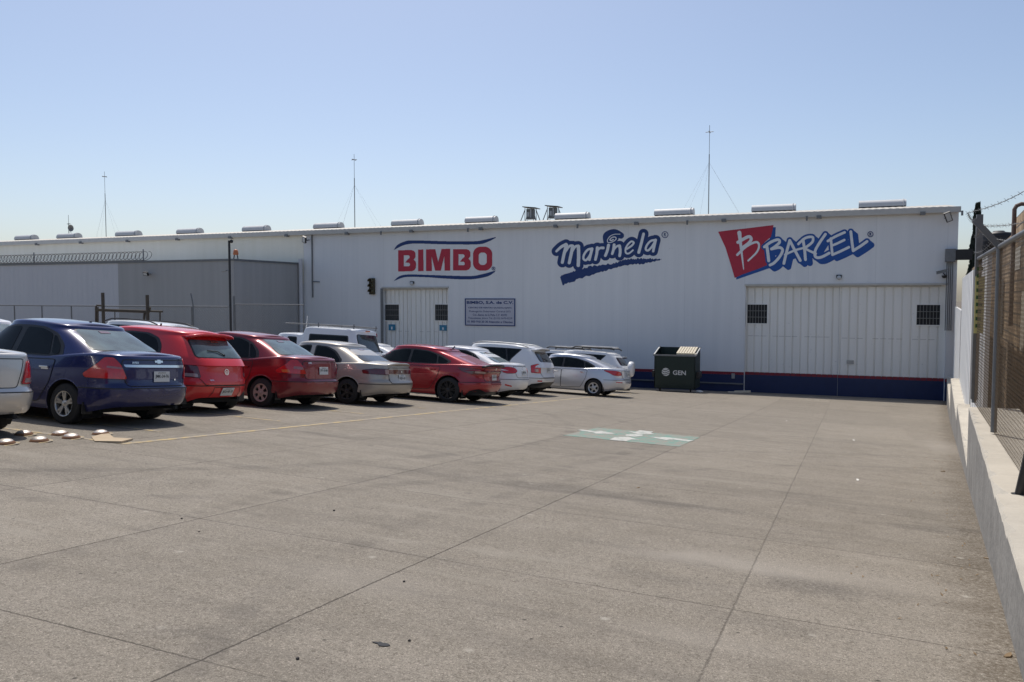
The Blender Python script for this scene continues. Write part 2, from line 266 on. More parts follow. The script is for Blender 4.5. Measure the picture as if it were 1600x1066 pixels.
# ------------------------------------------------------------------ objects
def tag(o, label=None, cat=None, group=None, kind=None):
    if label: o['label'] = label
    if cat: o['category'] = cat
    if group: o['group'] = group
    if kind: o['kind'] = kind
    return o
def thing(name, label, cat, loc=(0, 0, 0), group=None, rz=0.0):
    o = bpy.data.objects.new(name, None); COL.objects.link(o); o.location = loc; o.rotation_euler = (0, 0, rz); o.empty_display_size = .2
    return tag(o, label, cat, group)
class MB:
    """collects verts/faces; at the end becomes ONE mesh object"""
    def __init__(s): s.v = []; s.f = []; s.uv = None; s.sm = []
    def add(s, vs, fs, smooth=False):
        b = len(s.v); s.v += [tuple(x) for x in vs]; s.f += [tuple(i+b for i in f) for f in fs]; s.sm += [smooth]*len(fs)
    def box(s, x0, x1, y0, y1, z0, z1):
        s.add([(x0,y0,z0),(x1,y0,z0),(x1,y1,z0),(x0,y1,z0),(x0,y0,z1),(x1,y0,z1),(x1,y1,z1),(x0,y1,z1)], [(0,3,2,1),(4,5,6,7),(0,1,5,4),(1,2,6,5),(2,3,7,6),(3,0,4,7)])
    def obox(s, c, ax, ay, az):
        c, ax, ay, az = map(Vector, (c, ax, ay, az)); vs = [c+ax*i+ay*j+az*k for k in (-1, 1) for j in (-1, 1) for i in (-1, 1)]
        s.add(vs, [(0,2,3,1),(4,5,7,6),(0,1,5,4),(1,3,7,5),(3,2,6,7),(2,0,4,6)])
    def tube(s, pts, r, n=6, caps=True, closed=False):
        pts = [Vector(p) for p in pts]; k = len(pts); rs = r if isinstance(r, (list, tuple)) else [r]*k; vs = []; up = None
        for i, p in enumerate(pts):
            a = pts[(i-1) % k] if (i > 0 or closed) else p; b = pts[(i+1) % k] if (i < k-1 or closed) else p
            d = (b-a).normalized()
            if up is None: up = Vector((0, 0, 1)) if abs(d.z) < .9 else Vector((1, 0, 0))
            e = d.cross(up).normalized(); g = e.cross(d).normalized(); up = g
            for j in range(n): t = 2*math.pi*j/n; vs.append(p+(e*math.cos(t)+g*math.sin(t))*rs[i])
        fs = [(i*n+j, i*n+(j+1) % n, ((i+1) % k)*n+(j+1) % n, ((i+1) % k)*n+j) for i in range(k if closed else k-1) for j in range(n)]
        s.add(vs, fs, True)
        if caps and not closed: s.add(vs[:n], [tuple(range(n))[::-1]]); s.add(vs[-n:], [tuple(range(n))])
    def lathe(s, prof, c=(0, 0, 0), axis='z', n=24, smooth=True, close=False):
        c = Vector(c); vs = []
        for r, h in prof:
            for j in range(n):
                t = 2*math.pi*j/n; a, b = r*math.cos(t), r*math.sin(t)
                vs.append(c+Vector((a, b, h) if axis == 'z' else ((a, h, b) if axis == 'y' else (h, a, b))))
        fs = [(i*n+j, i*n+(j+1) % n, (i+1)*n+(j+1) % n, (i+1)*n+j) for i in range(len(prof)-1) for j in range(n)]
        s.add(vs, fs, smooth)
    def build(s, name, mat, parent=None, smooth=None, autosm=None, mats=None, midx=None):
        me = bpy.data.meshes.new(name); me.from_pydata(s.v, [], s.f); me.update()
        if mats: [me.materials.append(m) for m in mats]
        else: me.materials.append(mat)
        me.polygons.foreach_set('use_smooth', [bool(x) if smooth is None else smooth for x in s.sm])
        if midx: me.polygons.foreach_set('material_index', midx)
        o = bpy.data.objects.new(name, me); COL.objects.link(o)
        if parent: o.parent = parent
        bm = bmesh.new(); bm.from_mesh(me); bmesh.ops.recalc_face_normals(bm, faces=bm.faces); bm.to_mesh(me); bm.free()
        return o
def bevel(o, w=.01, seg=2):
    bm = bmesh.new(); bm.from_mesh(o.data)
    bmesh.ops.bevel(bm, geom=list(bm.edges), offset=w, segments=seg, affect='EDGES', profile=.6, clamp_overlap=True); bm.to_mesh(o.data); bm.free(); return o
def textmesh(s, size=1.0, bold=0.0, align='CENTER', sx=1.0, shear=0.0, extrude=0.0):
    c = bpy.data.curves.new('t', 'FONT'); c.body = s; c.size = size; c.offset = bold; c.align_x = align; c.align_y = 'CENTER'; c.shear = shear; c.extrude = extrude
    c.resolution_u = 3
    o = bpy.data.objects.new('t', c); COL.objects.link(o); dg = bpy.context.evaluated_depsgraph_get(); dg.update()
    me = bpy.data.meshes.new_from_object(o.evaluated_get(dg)); bpy.data.objects.remove(o)
    vs = [(v.co.x*sx, v.co.y, v.co.z) for v in me.vertices]; fs = [tuple(p.vertices) for p in me.polygons]; bpy.data.meshes.remove(me)
    return vs, fs
def textfit(s, w, h, **k):
    """text scaled to fill a w x h rectangle centred on 0,0"""
    vs, fs = textmesh(s, 1.0, **k); xs = [v[0] for v in vs]; ys = [v[1] for v in vs]
    cx_, cy_ = (min(xs)+max(xs))/2, (min(ys)+max(ys))/2; fx, fy = w/(max(xs)-min(xs)), h/(max(ys)-min(ys))
    return [((v[0]-cx_)*fx, (v[1]-cy_)*fy, 0) for v in vs], fs
def frame(o, ex, ey, vs): o, ex, ey = map(Vector, (o, ex, ey)); return [o+ex*v[0]+ey*v[1] for v in vs]

# ------------------------------------------------------------------ polygons laid on a surface
def polyfill(poly, step):
    poly = [Vector((p[0], p[1])) for p in poly]; n = len(poly); dense = []
    for i in range(n):
        a, b = poly[i], poly[(i+1) % n]; k = max(1, int(math.ceil((b-a).length/step)))
        dense += [a+(b-a)*(j/k) for j in range(k)]
    xs = [p.x for p in dense]; ys = [p.y for p in dense]; nd = len(dense)
    P0 = np.array([[p.x, p.y] for p in dense]); P1 = np.roll(P0, -1, 0)
    extra = []
    gx = np.arange(min(xs)+step*.5, max(xs), step); gy = np.arange(min(ys)+step*.5, max(ys), step)
    for y in gy:
        for x in gx:
            c = ((P0[:, 1] > y) != (P1[:, 1] > y)); xi = (P1[:, 0]-P0[:, 0])*(y-P0[:, 1])/np.where(P1[:, 1] == P0[:, 1], 1e-9, P1[:, 1]-P0[:, 1])+P0[:, 0]
            if (np.count_nonzero(c & (x < xi)) % 2) and np.min(np.hypot(P0[:, 0]-x, P0[:, 1]-y)) > step*.45: extra.append(Vector((x, y)))
    co, _, fs, *_ = delaunay_2d_cdt(dense+extra, [(i, (i+1) % nd) for i in range(nd)], [list(range(nd))], 1, 1e-7)
    return co, fs, dense
def roundpoly(pts, r, seg=4):
    out = []; n = len(pts); P = [Vector((p[0], p[1])) for p in pts]
    for i in range(n):
        a, b, c = P[i-1], P[i], P[(i+1) % n]; rr = pts[i][2] if len(pts[i]) > 2 else r
        u, v = (a-b), (c-b); l = min(rr, u.length*.45, v.length*.45); u.normalize(); v.normalize(); p0, p2 = b+u*l, b+v*l
        for k in range(seg+1): t = k/seg; out.append(p0*(1-t)**2+b*2*t*(1-t)+p2*t*t)
    return out
def patch(mb, surf, poly, off, step=.06, base=-.004, edge=0.0):
    """poly (u,v) laid on surf(u,v,off) with a turned-in rim"""
    co, fs, dense = polyfill(poly, step); mb.add([surf(c.x, c.y, off) for c in co], [tuple(f) for f in fs], True)
    n = len(dense); top = [surf(p.x, p.y, off) for p in dense]; bot = [surf(p.x, p.y, base) for p in dense]
    mb.add(top+bot, [(i, (i+1) % n, n+(i+1) % n, n+i) for i in range(n)], False)
def ribbon(mb, surf, pts, w, off, closed=False, step=.04):
    P = [Vector((p[0], p[1])) for p in pts]; n = len(P); D = []
    for i in range(n if closed else n-1):
        a, b = P[i], P[(i+1) % n]; k = max(1, int((b-a).length/step)); D += [a+(b-a)*(j/k) for j in range(k)]
    if not closed: D.append(P[-1])
    m = len(D); vs = []
    for i, p in enumerate(D):
        a = D[i-1] if (i or closed) else p; b = D[(i+1) % m] if (i < m-1 or closed) else p; d = (b-a).normalized(); nn = Vector((-d.y, d.x))*w/2
        vs += [surf(p.x+nn.x, p.y+nn.y, off), surf(p.x-nn.x, p.y-nn.y, off)]
    mb.add(vs, [(2*i, 2*i+1, (2*((i+1) % m))+1, 2*((i+1) % m)) for i in range(m if closed else m-1)], True)

# raster fill: an implicit shape drawn in survey pixels becomes thin horizontal runs on the wall
def pmask(P, X, Y):
    P = np.array(P, float); Q = np.roll(P, -1, 0); ins = np.zeros(X.shape, bool)
    for (x0, y0), (x1, y1) in zip(P, Q):
        if y0 == y1: continue
        c = (y0 > Y) != (y1 > Y); ins ^= c & (X < (x1-x0)*(Y-y0)/(y1-y0)+x0)
    return ins
def smooth_pts(P, k=6):
    P = [np.array(p, float) for p in P]; out = []
    for i in range(len(P)-1):
        a, b, c, d = P[max(0, i-1)], P[i], P[i+1], P[min(len(P)-1, i+2)]
        for j in range(k):
            t = j/k; out.append(.5*((2*b)+(-a+c)*t+(2*a-5*b+4*c-d)*t*t+(-a+3*b-3*c+d)*t**3))
    out.append(P[-1]); return out
def sdist(P, X, Y, r0=1.0, r1=None):
    """distance to a stroke divided by its (tapering) radius"""
    P = smooth_pts(P); r1 = r0 if r1 is None else r1; best = np.full(X.shape, 1e9); n = len(P)-1
    for i in range(n):
        (x0, y0), (x1, y1) = P[i], P[i+1]; dx, dy = x1-x0, y1-y0; L2 = dx*dx+dy*dy+1e-9
        t = np.clip(((X-x0)*dx+(Y-y0)*dy)/L2, 0, 1); rr = r0+(r1-r0)*(i+t)/n
        best = np.minimum(best, np.hypot(X-x0-t*dx, Y-y0-t*dy)-rr)
    return best
def rowfill(mb, mask, x0, y0, st, to3):
    H, Wd = mask.shape
    for j in range(H):
        row = np.concatenate([[0], mask[j].astype(np.int8), [0]]); d = np.diff(row); a = np.where(d == 1)[0]; b = np.where(d == -1)[0]
        for s, e in zip(a, b):
            xa, xb, ya, yb = x0+s*st, x0+e*st, y0+j*st, y0+(j+1)*st
            mb.add([to3(xa, yb), to3(xb, yb), to3(xb, ya), to3(xa, ya)], [(0, 1, 2, 3)])
def grid(x0, x1, y0, y1, st):
    xs = np.arange(x0, x1, st)+st/2; ys = np.arange(y0, y1, st)+st/2; return np.meshgrid(xs, ys)

# ================================================================== GROUND
def build_ground():
    xs = sorted(set([-600, -200, -90, -60]+list(np.arange(-58, 14, 1.5))+[14, 20, 40, 120, 500])); ys = sorted(set([-300, -60, -15]+list(np.arange(-13, 50, 1.25))+[55, 80, 160, 400, 900]))
    mb = MB(); nx, ny = len(xs), len(ys); vs = [(x, y, gz(x, y)) for y in ys for x in xs]
    mb.add(vs, [(j*nx+i, j*nx+i+1, (j+1)*nx+i+1, (j+1)*nx+i) for j in range(ny-1) for i in range(nx-1)], True)
    tag(mb.build('ground', M['ground']), kind='structure')
build_ground()
def on_ground(u, v, off): return Vector((u, v, gz(u, v)+off))
def strip_line(name, pts, w, mat, off=.004):
    mb = MB(); ribbon(mb, on_ground, pts, w, off, step=.4); return tag(mb.build(name, mat), kind='structure')
strip_line('parking_line', [(-8.2, 7.3), (-8.2, 34)], .11, M['yellow'])
for i, (y0, x1) in enumerate([(7.35, -8.25)]+[(8.6+2.6*k, -8.9) for k in range(9)]):
    strip_line('parking_line', [(x1, y0), (x1-4.8, y0)], .09, M['yellow'])
# painted meeting-point square
mk = thing('floor_marking', 'faded green square with four white arrowheads round a dot painted on the concrete yard', 'floor marking', on_ground(-3.55, 14.5, 0))
def rel(surf, o): return lambda u, v, off: surf(u, v, off)-o.location
mb = MB(); patch(mb, rel(on_ground, mk), [(-4.56, 13.42), (-2.53, 13.42), (-2.53, 15.55), (-4.56, 15.55)], .004, .3, base=.0005); mb.build('green_square', M['green'], mk)
def gm(pts): return [(gpt(860+x/6.154, 650+y/6.154).x, gpt(860+x/6.154, 650+y/6.154).y) for x, y in pts]
for pl in ([(255,140),(300,134),(430,152),(485,146),(640,177),(440,174),(400,160)], [(945,204),(1010,207),(1110,209),(1170,213),(1380,243),(1320,250),(1180,230),(1110,236)],
           [(740,149),(815,158),(860,141),(990,154),(965,167),(1000,178),(840,179)], [(570,231),(620,208),(745,204),(860,235),(780,230),(730,246),(600,238)]):
    mb = MB(); patch(mb, rel(on_ground, mk), gm(pl), .008, .3, base=.0045); mb.build('arrowhead', M['whitemark'], mk)
mb = MB(); patch(mb, rel(on_ground, mk), gm([(805+88*math.cos(t*.5236), 190+13*math.sin(t*.5236)) for t in range(12)]), .008, .3, base=.0045); mb.build('dot', M['whitemark'], mk)

# ================================================================== WAREHOUSE
AZ_ = 2.2; EZ = 5.55; XL, XR = -75.0, 4.72; BD = 60.0
wh = thing('warehouse', 'long white sheet-clad warehouse with painted bread-company logos across its shaded front', 'warehouse', (XL, YF, 0))
def wp(x, y, off=0.0, Y=YF): p = onY(x, y, Y-off); return (p.x, p.y, p.z)
def L3(p, o): return tuple(Vector(p)-o.location)
def bx(x0, x1, y0, y1, z0, z1, name, mat, par, bv=0): # world-space box parented to a translated thing
    mb = MB(); o = par.location if par and par.parent is None else (par.parent.location if par else Vector((0, 0, 0)))
    mb.box(x0-o[0], x1-o[0], y0-o[1], y1-o[1], z0-o[2], z1-o[2]); ob = mb.build(name, mat, par)
    return bevel(ob, bv) if bv else ob
# door openings on the facade (world X / Z)
DR = (-4.80, 4.33, 1.97); DL = (-26.28, -21.80, 1.92)
o = wh.location; mb = MB()
def wq(x0, x1, z0, z1, y=YF): mb.add([(x0-o[0], y-o[1], z0), (x1-o[0], y-o[1], z0), (x1-o[0], y-o[1], z1), (x0-o[0], y-o[1], z1)], [(0, 1, 2, 3)])
ZB = -5.0
cuts = [(XL, DL[0]), (DL[1], DR[0]), (DR[1], XR)]
for a, b in cuts: wq(a, b, ZB, EZ)
wq(DL[0], DL[1], DL[2], EZ); wq(DR[0], DR[1], DR[2], EZ)
for (a, b, t) in (DL, DR):          # reveals of the openings
    for x in (a, b): mb.add([(x-o[0], 0, ZB), (x-o[0], .45, ZB), (x-o[0], .45, t), (x-o[0], 0, t)], [(0, 1, 2, 3)])
    mb.add([(a-o[0], 0, t), (b-o[0], 0, t), (b-o[0], .45, t), (a-o[0], .45, t)], [(0, 1, 2, 3)])
mb.add([(XR-o[0], 0, ZB), (XR-o[0], BD, ZB), (XR-o[0], BD, EZ), (XR-o[0], 4.6, EZ+.52), (XR-o[0], 0, EZ)], [(0, 1, 2, 3, 4)])
mb.add([(0, 0, ZB), (0, BD, ZB), (0, BD, EZ), (0, 0, EZ)], [(0, 1, 2, 3)])
mb.add([(0, BD, ZB), (XR-o[0], BD, ZB), (XR-o[0], BD, EZ), (0, BD, EZ)], [(0, 1, 2, 3)])
mb.build('wall', M['facade'], wh)
# roof: fascia, ribbed low slope up to the ridge line, then falling away behind
mb = MB(); w = XR-XL; nn = 260
prof = [(-.22, EZ+.02), (4.6, EZ+.57), (30, EZ-.1), (BD+.3, EZ-.4)]
for i in range(nn):
    x0, x1 = w*i/nn, w*(i+1)/nn; xm = (x0+x1)/2
    for (y0, z0), (y1, z1) in zip(prof[:-1], prof[1:]):
        mb.add([(x0, y0, z0), (xm, y0, z0+.014), (xm, y1, z1+.014), (x0, y1, z1)], [(0, 1, 2, 3)]); mb.add([(xm, y0, z0+.014), (x1, y0, z0), (x1, y1, z1), (xm, y1, z1+.014)], [(0, 1, 2, 3)])
roof = mb.build('roof', M['roof'], wh)
bx(XL, XR+.06, YF-.30, YF-.18, EZ-.26, EZ+.015, 'gutter', M['fascia'], wh, .02)
for i in range(17):
    mb = MB(); x = 3.2-4.55*i-o[0]; mb.box(x-.11, x+.11, -.36, -.13, EZ-.33, EZ-.18); mb.build('gutter_bracket', M['galv_d'], wh)

for px in (600, 735, 905, 1075, 1260, 1500):      # short rain spouts over the seams
    mb = MB(); x = onY(px, 400).x-o[0]; mb.tube([(x, -.34, EZ-.2), (x, -.34, EZ-.42)], .05); mb.build('rain_spout', M['galv_d'], wh)
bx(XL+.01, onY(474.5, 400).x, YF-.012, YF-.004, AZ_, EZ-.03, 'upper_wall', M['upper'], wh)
# ridge ventilators
for px, w_ in ((41,38),(108,40),(201,42),(297,42),(401,44),(514,47),(637,49),(753,50),(895,53),(1054,59),(1209,64),(1378,66)):
    p = onY(px, 330, YF+4.6); k = (p-_C).dot(_F)/FPX; hl = w_*k*.5*1.02; x, y, z = p.x-o[0], 4.55, EZ+.57; mb = MB(); n = 14
    for e in (-1, 1):
        pts = [(x+e*hl, y+.36*math.cos(math.pi*j/n), z+.02+.37*math.sin(math.pi*j/n)**.8) for j in range(n+1)]
        mb.add(pts, [tuple(range(n+1))])
    mb.add([(x+e*(hl), y+.36*math.cos(math.pi*j/n), z+.02+.37*math.sin(math.pi*j/n)**.8) for e in (-1, 1) for j in range(n+1)], [(j, j+1, n+2+j, n+1+j) for j in range(n)], True)
    mb.tube([(x+hl-.14, y+.40*math.cos(math.pi*j/n), z+.40*math.sin(math.pi*j/n)**.8) for j in range(n+1)], .03, 5)
    v = mb.build('ridge_ventilator', M['vent'], roof)
    mb = MB(); mb.box(x-hl*.97, x+hl*.97, y-.33, y+.33, z-.25, z+.06); mb.build('ventilator_base', M['dark'], roof)

# skirting: blue band with red line, standing 6 mm proud of the wall
def band(x0, x1, y, mat, zt0, zt1, zb0=None, zb1=None, name='band'):
    mb = MB(); a = [(x0-o[0], y-o[1], zb0 if zb0 is not None else ZB), (x1-o[0], y-o[1], zb1 if zb1 is not None else ZB), (x1-o[0], y-o[1], zt1), (x0-o[0], y-o[1], zt0)]
    b = [(p[0], p[1]+.03, p[2]) for p in a]; mb.add(a+b, [(0, 1, 2, 3), (4, 5, 6, 7), (0, 1, 5, 4), (1, 2, 6, 5), (2, 3, 7, 6), (3, 0, 4, 7)]); return mb.build(name, mat, wh)
pa, pb = onY(989, 576), onY(1476, 592)
sl = (pb.z-pa.z)/(pb.x-pa.x)
def zt(x): return pa.z+(x-pa.x)*sl
for x0, x1, yy in ((-32.0, DL[0]-.02, YF-.008), (DL[1]+.02, DR[0]-.02, YF-.008), (DR[1]+.02, XR-.01, YF-.008)):
    band(x0, x1, yy, M['red'], zt(x0), zt(x1), zt(x0)-.145, zt(x1)-.145, 'red_band'); band(x0, x1, yy, M['blue'], zt(x0)-.147, zt(x1)-.147, name='blue_band')
bx(-31, DR[0], YF-.10, YF-.04, -3.12, -3.05, 'conduit', M['galv_d'], wh)

# sliding ribbed doors
def ribdoor(x0, x1, top, split, Y, per, grilles):
    d = None; a = x0
    for b in split+[x1]:
        mb = MB(); yy = Y-o[1]-(0.0 if a == x0 else .06); n = max(1, int(round((b-a)/per))); pw = (b-a)/n; P = []
        for i in range(n):
            s = a+i*pw; P += [(s, yy), (s+pw*.10, yy), (s+pw*.13, yy+.058), (s+pw*.25, yy+.058), (s+pw*.28, yy)]
        P.append((b, yy)); vs = [(p[0]-o[0], p[1], z) for p in P for z in (ZB+1.1, top)]
        mb.add(vs, [(2*i, 2*i+2, 2*i+3, 2*i+1) for i in range(len(P)-1)]); d = mb.build('sliding_door', M['door'], wh); a = b
        if b == (split+[x1])[0]: first = d
    for (g0, g1, gt, gb) in grilles:
        tgt = first if (g0 < split[0] if split else True) else d; yy = Y-o[1]-(.0 if tgt is first else .06)
        w_ = MB(); w_.box(g0-o[0], g1-o[0], yy-.02, yy+.01, gb, gt); win = w_.build('window', M['hole'], tgt)
        w_ = MB(); t = .055
        for (xa, xb, za, zb) in ((g0-t, g0, gb-t, gt+t), (g1, g1+t, gb-t, gt+t), (g0, g1, gt, gt+t), (g0, g1, gb-t, gb)): w_.box(xa-o[0], xb-o[0], yy-.05, yy-.003, za, zb)
        w_.build('window_frame', M['door'], tgt)
        w_ = MB(); nb = 7
        for k in range(1, nb): x = g0+(g1-g0)*k/nb; w_.box(x-.012-o[0], x+.012-o[0], yy-.045, yy-.025, gb, gt)
        for k in (1, 2): z = gb+(gt-gb)*k/3; w_.box(g0-o[0], g1-o[0], yy-.065, yy-.047, z-.014, z+.014)
        w_.build('window_grille', M['galv_d'] if False else pgr, tgt)
    return first, d
def boltrow(x0, x1, z, Y, n):
    for k in range(n):
        x = x0+(x1-x0)*(k+.5)/n
        if k % 5 != 3: mb = MB(); mb.box(x-.13-o[0], x+.13-o[0], Y-.010-o[1], Y-.003-o[1], z-.012, z+.010); mb.build('bolt_strip', M['fascia'], wh)
pgr = pbr('grille_bars', (.20, .20, .19), .6, .1, .2, 9)
def gr(x0, x1, y0, y1): a, b = onY(x0, y0, YF+.3), onY(x1, y1, YF+.3); return (a.x, b.x, a.z, b.z)
dR = ribdoor(DR[0], DR[1], DR[2], [onY(1311, 500, YF+.3).x], YF+.30, .385, [gr(1168, 1198.5, 476, 505.5), gr(1432.5, 1468, 476.5, 508)])
dL = ribdoor(DL[0]+.05, DL[1], DL[2], [onY(642, 500, YF+.3).x, onY(665, 500, YF+.3).x], YF+.30, .30, [gr(602, 624, 476, 501), gr(681, 701, 476, 501)])
mid_ = onY(1311, 500, YF+.3).x; zb2 = onY(1300, 527, YF+.3).z
boltrow(DR[0]+.1, mid_-.1, zb2, YF+.30, 14); boltrow(mid_+.1, DR[1]-.4, zb2-.03, YF+.24, 12); boltrow(DL[0]+.3, DL[1]-.2, onY(650, 518, YF+.3).z, YF+.24, 8)
bx(mid_-.012, mid_-.002, YF+.238, YF+.299, ZB+1.2, DR[2]-.01, 'meeting_gap', M['fascia'], wh)
bx(DR[0]+.06, DR[1]-.24, YF+.14, YF+.20, DR[2]-.10, DR[2]-.02, 'door_rail', M['fascia'], wh); bx(DL[0]+.06, DL[1]-.06, YF+.14, YF+.20, DL[2]-.10, DL[2]-.02, 'door_rail', M['fascia'], wh)
# the skirting colours run on across the big door
for a, b, yy in ((DR[0], onY(1311, 500, YF+.3).x, YF+.285), (onY(1311, 500, YF+.3).x, DR[1], YF+.225)):
    n = int((b-a)/.235); mb1 = MB(); mb2 = MB()
    for i in range(n):
        x0, x1 = a+(b-a)*i/n+.01, a+(b-a)*(i+1)/n-.012; ty = yy-o[1]
        for mbx, h0, h1 in ((mb1, 0, .145), (mb2, .147, None)):
            t0 = zt((x0+x1)/2)-h0; b0 = zt((x0+x1)/2)-h1 if h1 else ZB+1.1; mbx.box(x0-o[0], x1-o[0], ty, ty+.008, b0, t0)
    mb1.build('red_band', M['red'], wh); mb2.build('blue_band', M['blue'], wh)
    bx(a, b, yy+.009, yy+.0125, ZB+1, zt((a+b)/2)-.02, 'blue_band', M['blue'], wh)
# ledges over the doors, stickers, rust, patches
bx(DR[0]-.05, DR[1]+.05, YF-.07, YF-.001, DR[2]-.02, DR[2]+.07, 'door_track', M['fascia'], wh)
bx(DL[0]-.05, DL[1]+.02, YF-.07, YF-.001, DL[2]-.02, DL[2]+.07, 'door_track', M['fascia'], wh)
bx(DL[0]-.14, DL[0]+.03, YF-.05, YF-.001, ZB+.5, DL[2]-.022, 'door_jamb', M['galv_d'], wh)
for x0, x1, y0, y1 in ((607, 617.5, 507, 516.5), (686.5, 698, 508, 517)):
    a, b = onY(x0, y0, YF+.2), onY(x1, y1, YF+.2); bx(a.x, b.x, YF+.205, YF+.215, b.z, a.z, 'door_sign', M['sticker'], wh)
    bx((a.x+b.x)/2-.05, (a.x+b.x)/2+.05, YF+.195, YF+.2, b.z+.06, a.z-.14, 'door_sign_figure', M['logo_white'], wh)
for x0, x1, y0, y1 in ((1323, 1334, 563, 569), (1144, 1149, 583, 591)):
    a, b = onY(x0, y0, YF+.2), onY(x1, y1, YF+.2); bx(a.x, b.x, YF+(.18 if x0 > 1200 else -.05), YF+(.2 if x0 > 1200 else -.012), b.z, a.z, 'wall_box', M['galv'], wh)
# conduit with box on the left of the facade, dangling light cable
mb = MB(); a, b = onY(488, 366), onY(489, 465); mb.tube([(a.x-o[0], -.06, a.z), (a.x-o[0], -.06, b.z)], .045); mb.tube([(a.x-o[0], -.06, onY(488, 440).z), (a.x+.55-o[0], -.06, onY(488, 440).z-.03)], .03); mb.build('conduit', M['galv_d'], wh)
mb = MB(); a, b = onY(474, 405), onY(474, 530); mb.tube([(a.x-o[0], -.3, a.z), (a.x-o[0], -.3, -4)], .13, 10); mb.build('downpipe', M['annex2'], wh)
# ---- painted logos on the wall
def logo(name, org, s, shapes, W, H, label, st=2.0):
    ro = bpy.data.objects.new(name, None); COL.objects.link(ro); ro.parent = wh; ro['label'] = label; off = .006
    for nm, mat, fn in shapes:
        X, Y = grid(0, W, 0, H, st); mb = MB()
        rowfill(mb, fn(X, Y), 0, 0, st, lambda x, y: L3(wp(org[0]+x/s, org[1]+y/s, off), wh)); mb.build(nm, M[mat], ro); off += .006
    return ro
def rrect(x0, x1, y0, y1, r): return lambda X, Y: (np.hypot(np.maximum(np.abs(X-(x0+x1)/2)-(x1-x0)/2+r, 0), np.maximum(np.abs(Y-(y0+y1)/2)-(y1-y0)/2+r, 0)) < r)
def bimbo(X, Y):
    def B(dx, dy):
        out = pmask([(x+dx, y+dy) for x, y in [(137,192),(262,190),(288,198),(303,220),(303,258),(285,283),(303,300),(308,322),(306,360),(292,384),(268,394),(137,396)]], X, Y)
        ho = pmask([(x+dx, y+dy) for x, y in [(190,240),(236,240),(247,250),(246,266),(226,282),(204,310),(240,312),(250,322),(249,338),(238,346),(190,346)]], X, Y); return out & ~ho
    m = B(0, 0) | B(527, -9) | pmask([(327,187),(378,184),(380,392),(328,394)], X, Y)
    m |= pmask([(405,184),(492,181),(521,305),(553,180),(635,178),(636,388),(582,389),(580,245),(546,389),(492,389),(458,250),(460,391),(405,393)], X, Y)
    return m | (rrect(856, 1041, 158, 388, 74)(X, Y) & ~rrect(909, 989, 213, 334, 36)(X, Y))
def reg(cx_, cy_, r, X, Y, w):
    d = np.hypot(X-cx_, Y-cy_); m = np.abs(d-r) < w
    k = r*.5
    for P in ([(cx_-k*.5, cy_+k), (cx_-k*.5, cy_-k)], [(cx_-k*.5, cy_-k), (cx_+k*.4, cy_-k*.6), (cx_-k*.5, cy_)], [(cx_-k*.1, cy_), (cx_+k*.6, cy_+k)]): m |= sdist(P, X, Y, w*.8) < 0
    return m
def swoosh(X, Y):
    return pmask(smooth_pts([(95,188),(130,140),(200,107),(280,97),(600,105),(870,105),(960,92),(1075,64)])+smooth_pts([(1075,72),(1000,110),(900,135),(600,135),(350,128),(260,130),(180,147),(95,190)]), X, Y) | \
        pmask(smooth_pts([(95,487),(150,440),(240,424),(400,428),(800,440),(930,425),(1075,386)])+smooth_pts([(1060,405),(990,445),(830,472),(600,465),(420,452),(240,448),(170,458),(95,489)]), X, Y)
logo('painted_logo', (600, 360), 6.154, [('swoosh', 'logo_blue', swoosh), ('lettering', 'logo_red', bimbo), ('registered_mark', 'logo_blue', lambda X, Y: reg(1053, 367, 15, X, Y, 2.6))], 1100, 500, 'red BIMBO lettering between two blue swooshes')
mstroke = [([(148,402),(205,350),(262,322)],14,20),([(268,330),(240,430),(218,535)],20,18),([(245,430),(300,345),(338,338)],10,18),([(342,342),(322,440),(300,540)],20,18),([(325,430),(370,350),(408,340)],10,18),([(410,345),(412,450),(408,570)],20,20),
 ([(572,372),(520,385),(478,440),(470,490),(500,508),(540,460),(572,385)],14,13),([(572,372),(555,440),(540,502)],17,16),
 ([(635,360),(628,430),(612,500)],18,16),([(622,420),(660,368),(705,362)],10,17),([(768,330),(752,400),(730,455)],18,16),
 ([(835,325),(825,390),(812,432)],17,15),([(828,390),(865,345),(898,335)],9,15),([(900,338),(908,400),(900,455)],17,17),
 ([(985,375),(1045,335),(1068,300),(1040,285),(1000,320),(972,370),(975,420),(1010,428),(1058,390)],12,10),
 ([(1185,195),(1160,300),(1128,415)],16,18),([(1325,268),(1270,280),(1225,330),(1212,378),(1240,392),(1290,340),(1325,275)],13,13),([(1328,268),(1312,340),(1300,402)],17,15),
 ([(905,198),(840,200),(785,225),(755,270),(765,298),(810,292),(855,262),(852,235),(815,236),(785,262),(800,275),(825,262)],4,7)]
def mar_w(X, Y):
    m = np.zeros(X.shape, bool)
    for P, a, b in mstroke: m |= sdist(P, X, Y, a, b) < 0
    return m
rs = np.random.RandomState(3)
def brush(X, Y):
    def rough(P, a, sd): P = smooth_pts(P, 14); r = np.random.RandomState(sd); return [(x, y+r.uniform(-a, a)) for x, y in P]
    return pmask(rough([(190,705),(380,632),(560,582),(830,545),(960,505),(1100,490),(1270,488),(1400,496)], 11, 1)+rough([(1395,508),(1210,545),(940,580),(700,640),(400,738),(222,808)], 11, 2), X, Y)
def mar_b(X, Y):
    m = brush(X, Y)
    for P, a, b in mstroke[:-1]: m |= sdist(P, X, Y, a+44, b+42) < 0
    m |= sdist([(745,290),(740,220),(790,185),(850,178),(915,215)], X, Y, 38) < 0; m |= sdist([(780,270),(840,240)], X, Y, 50) < 0
    return m
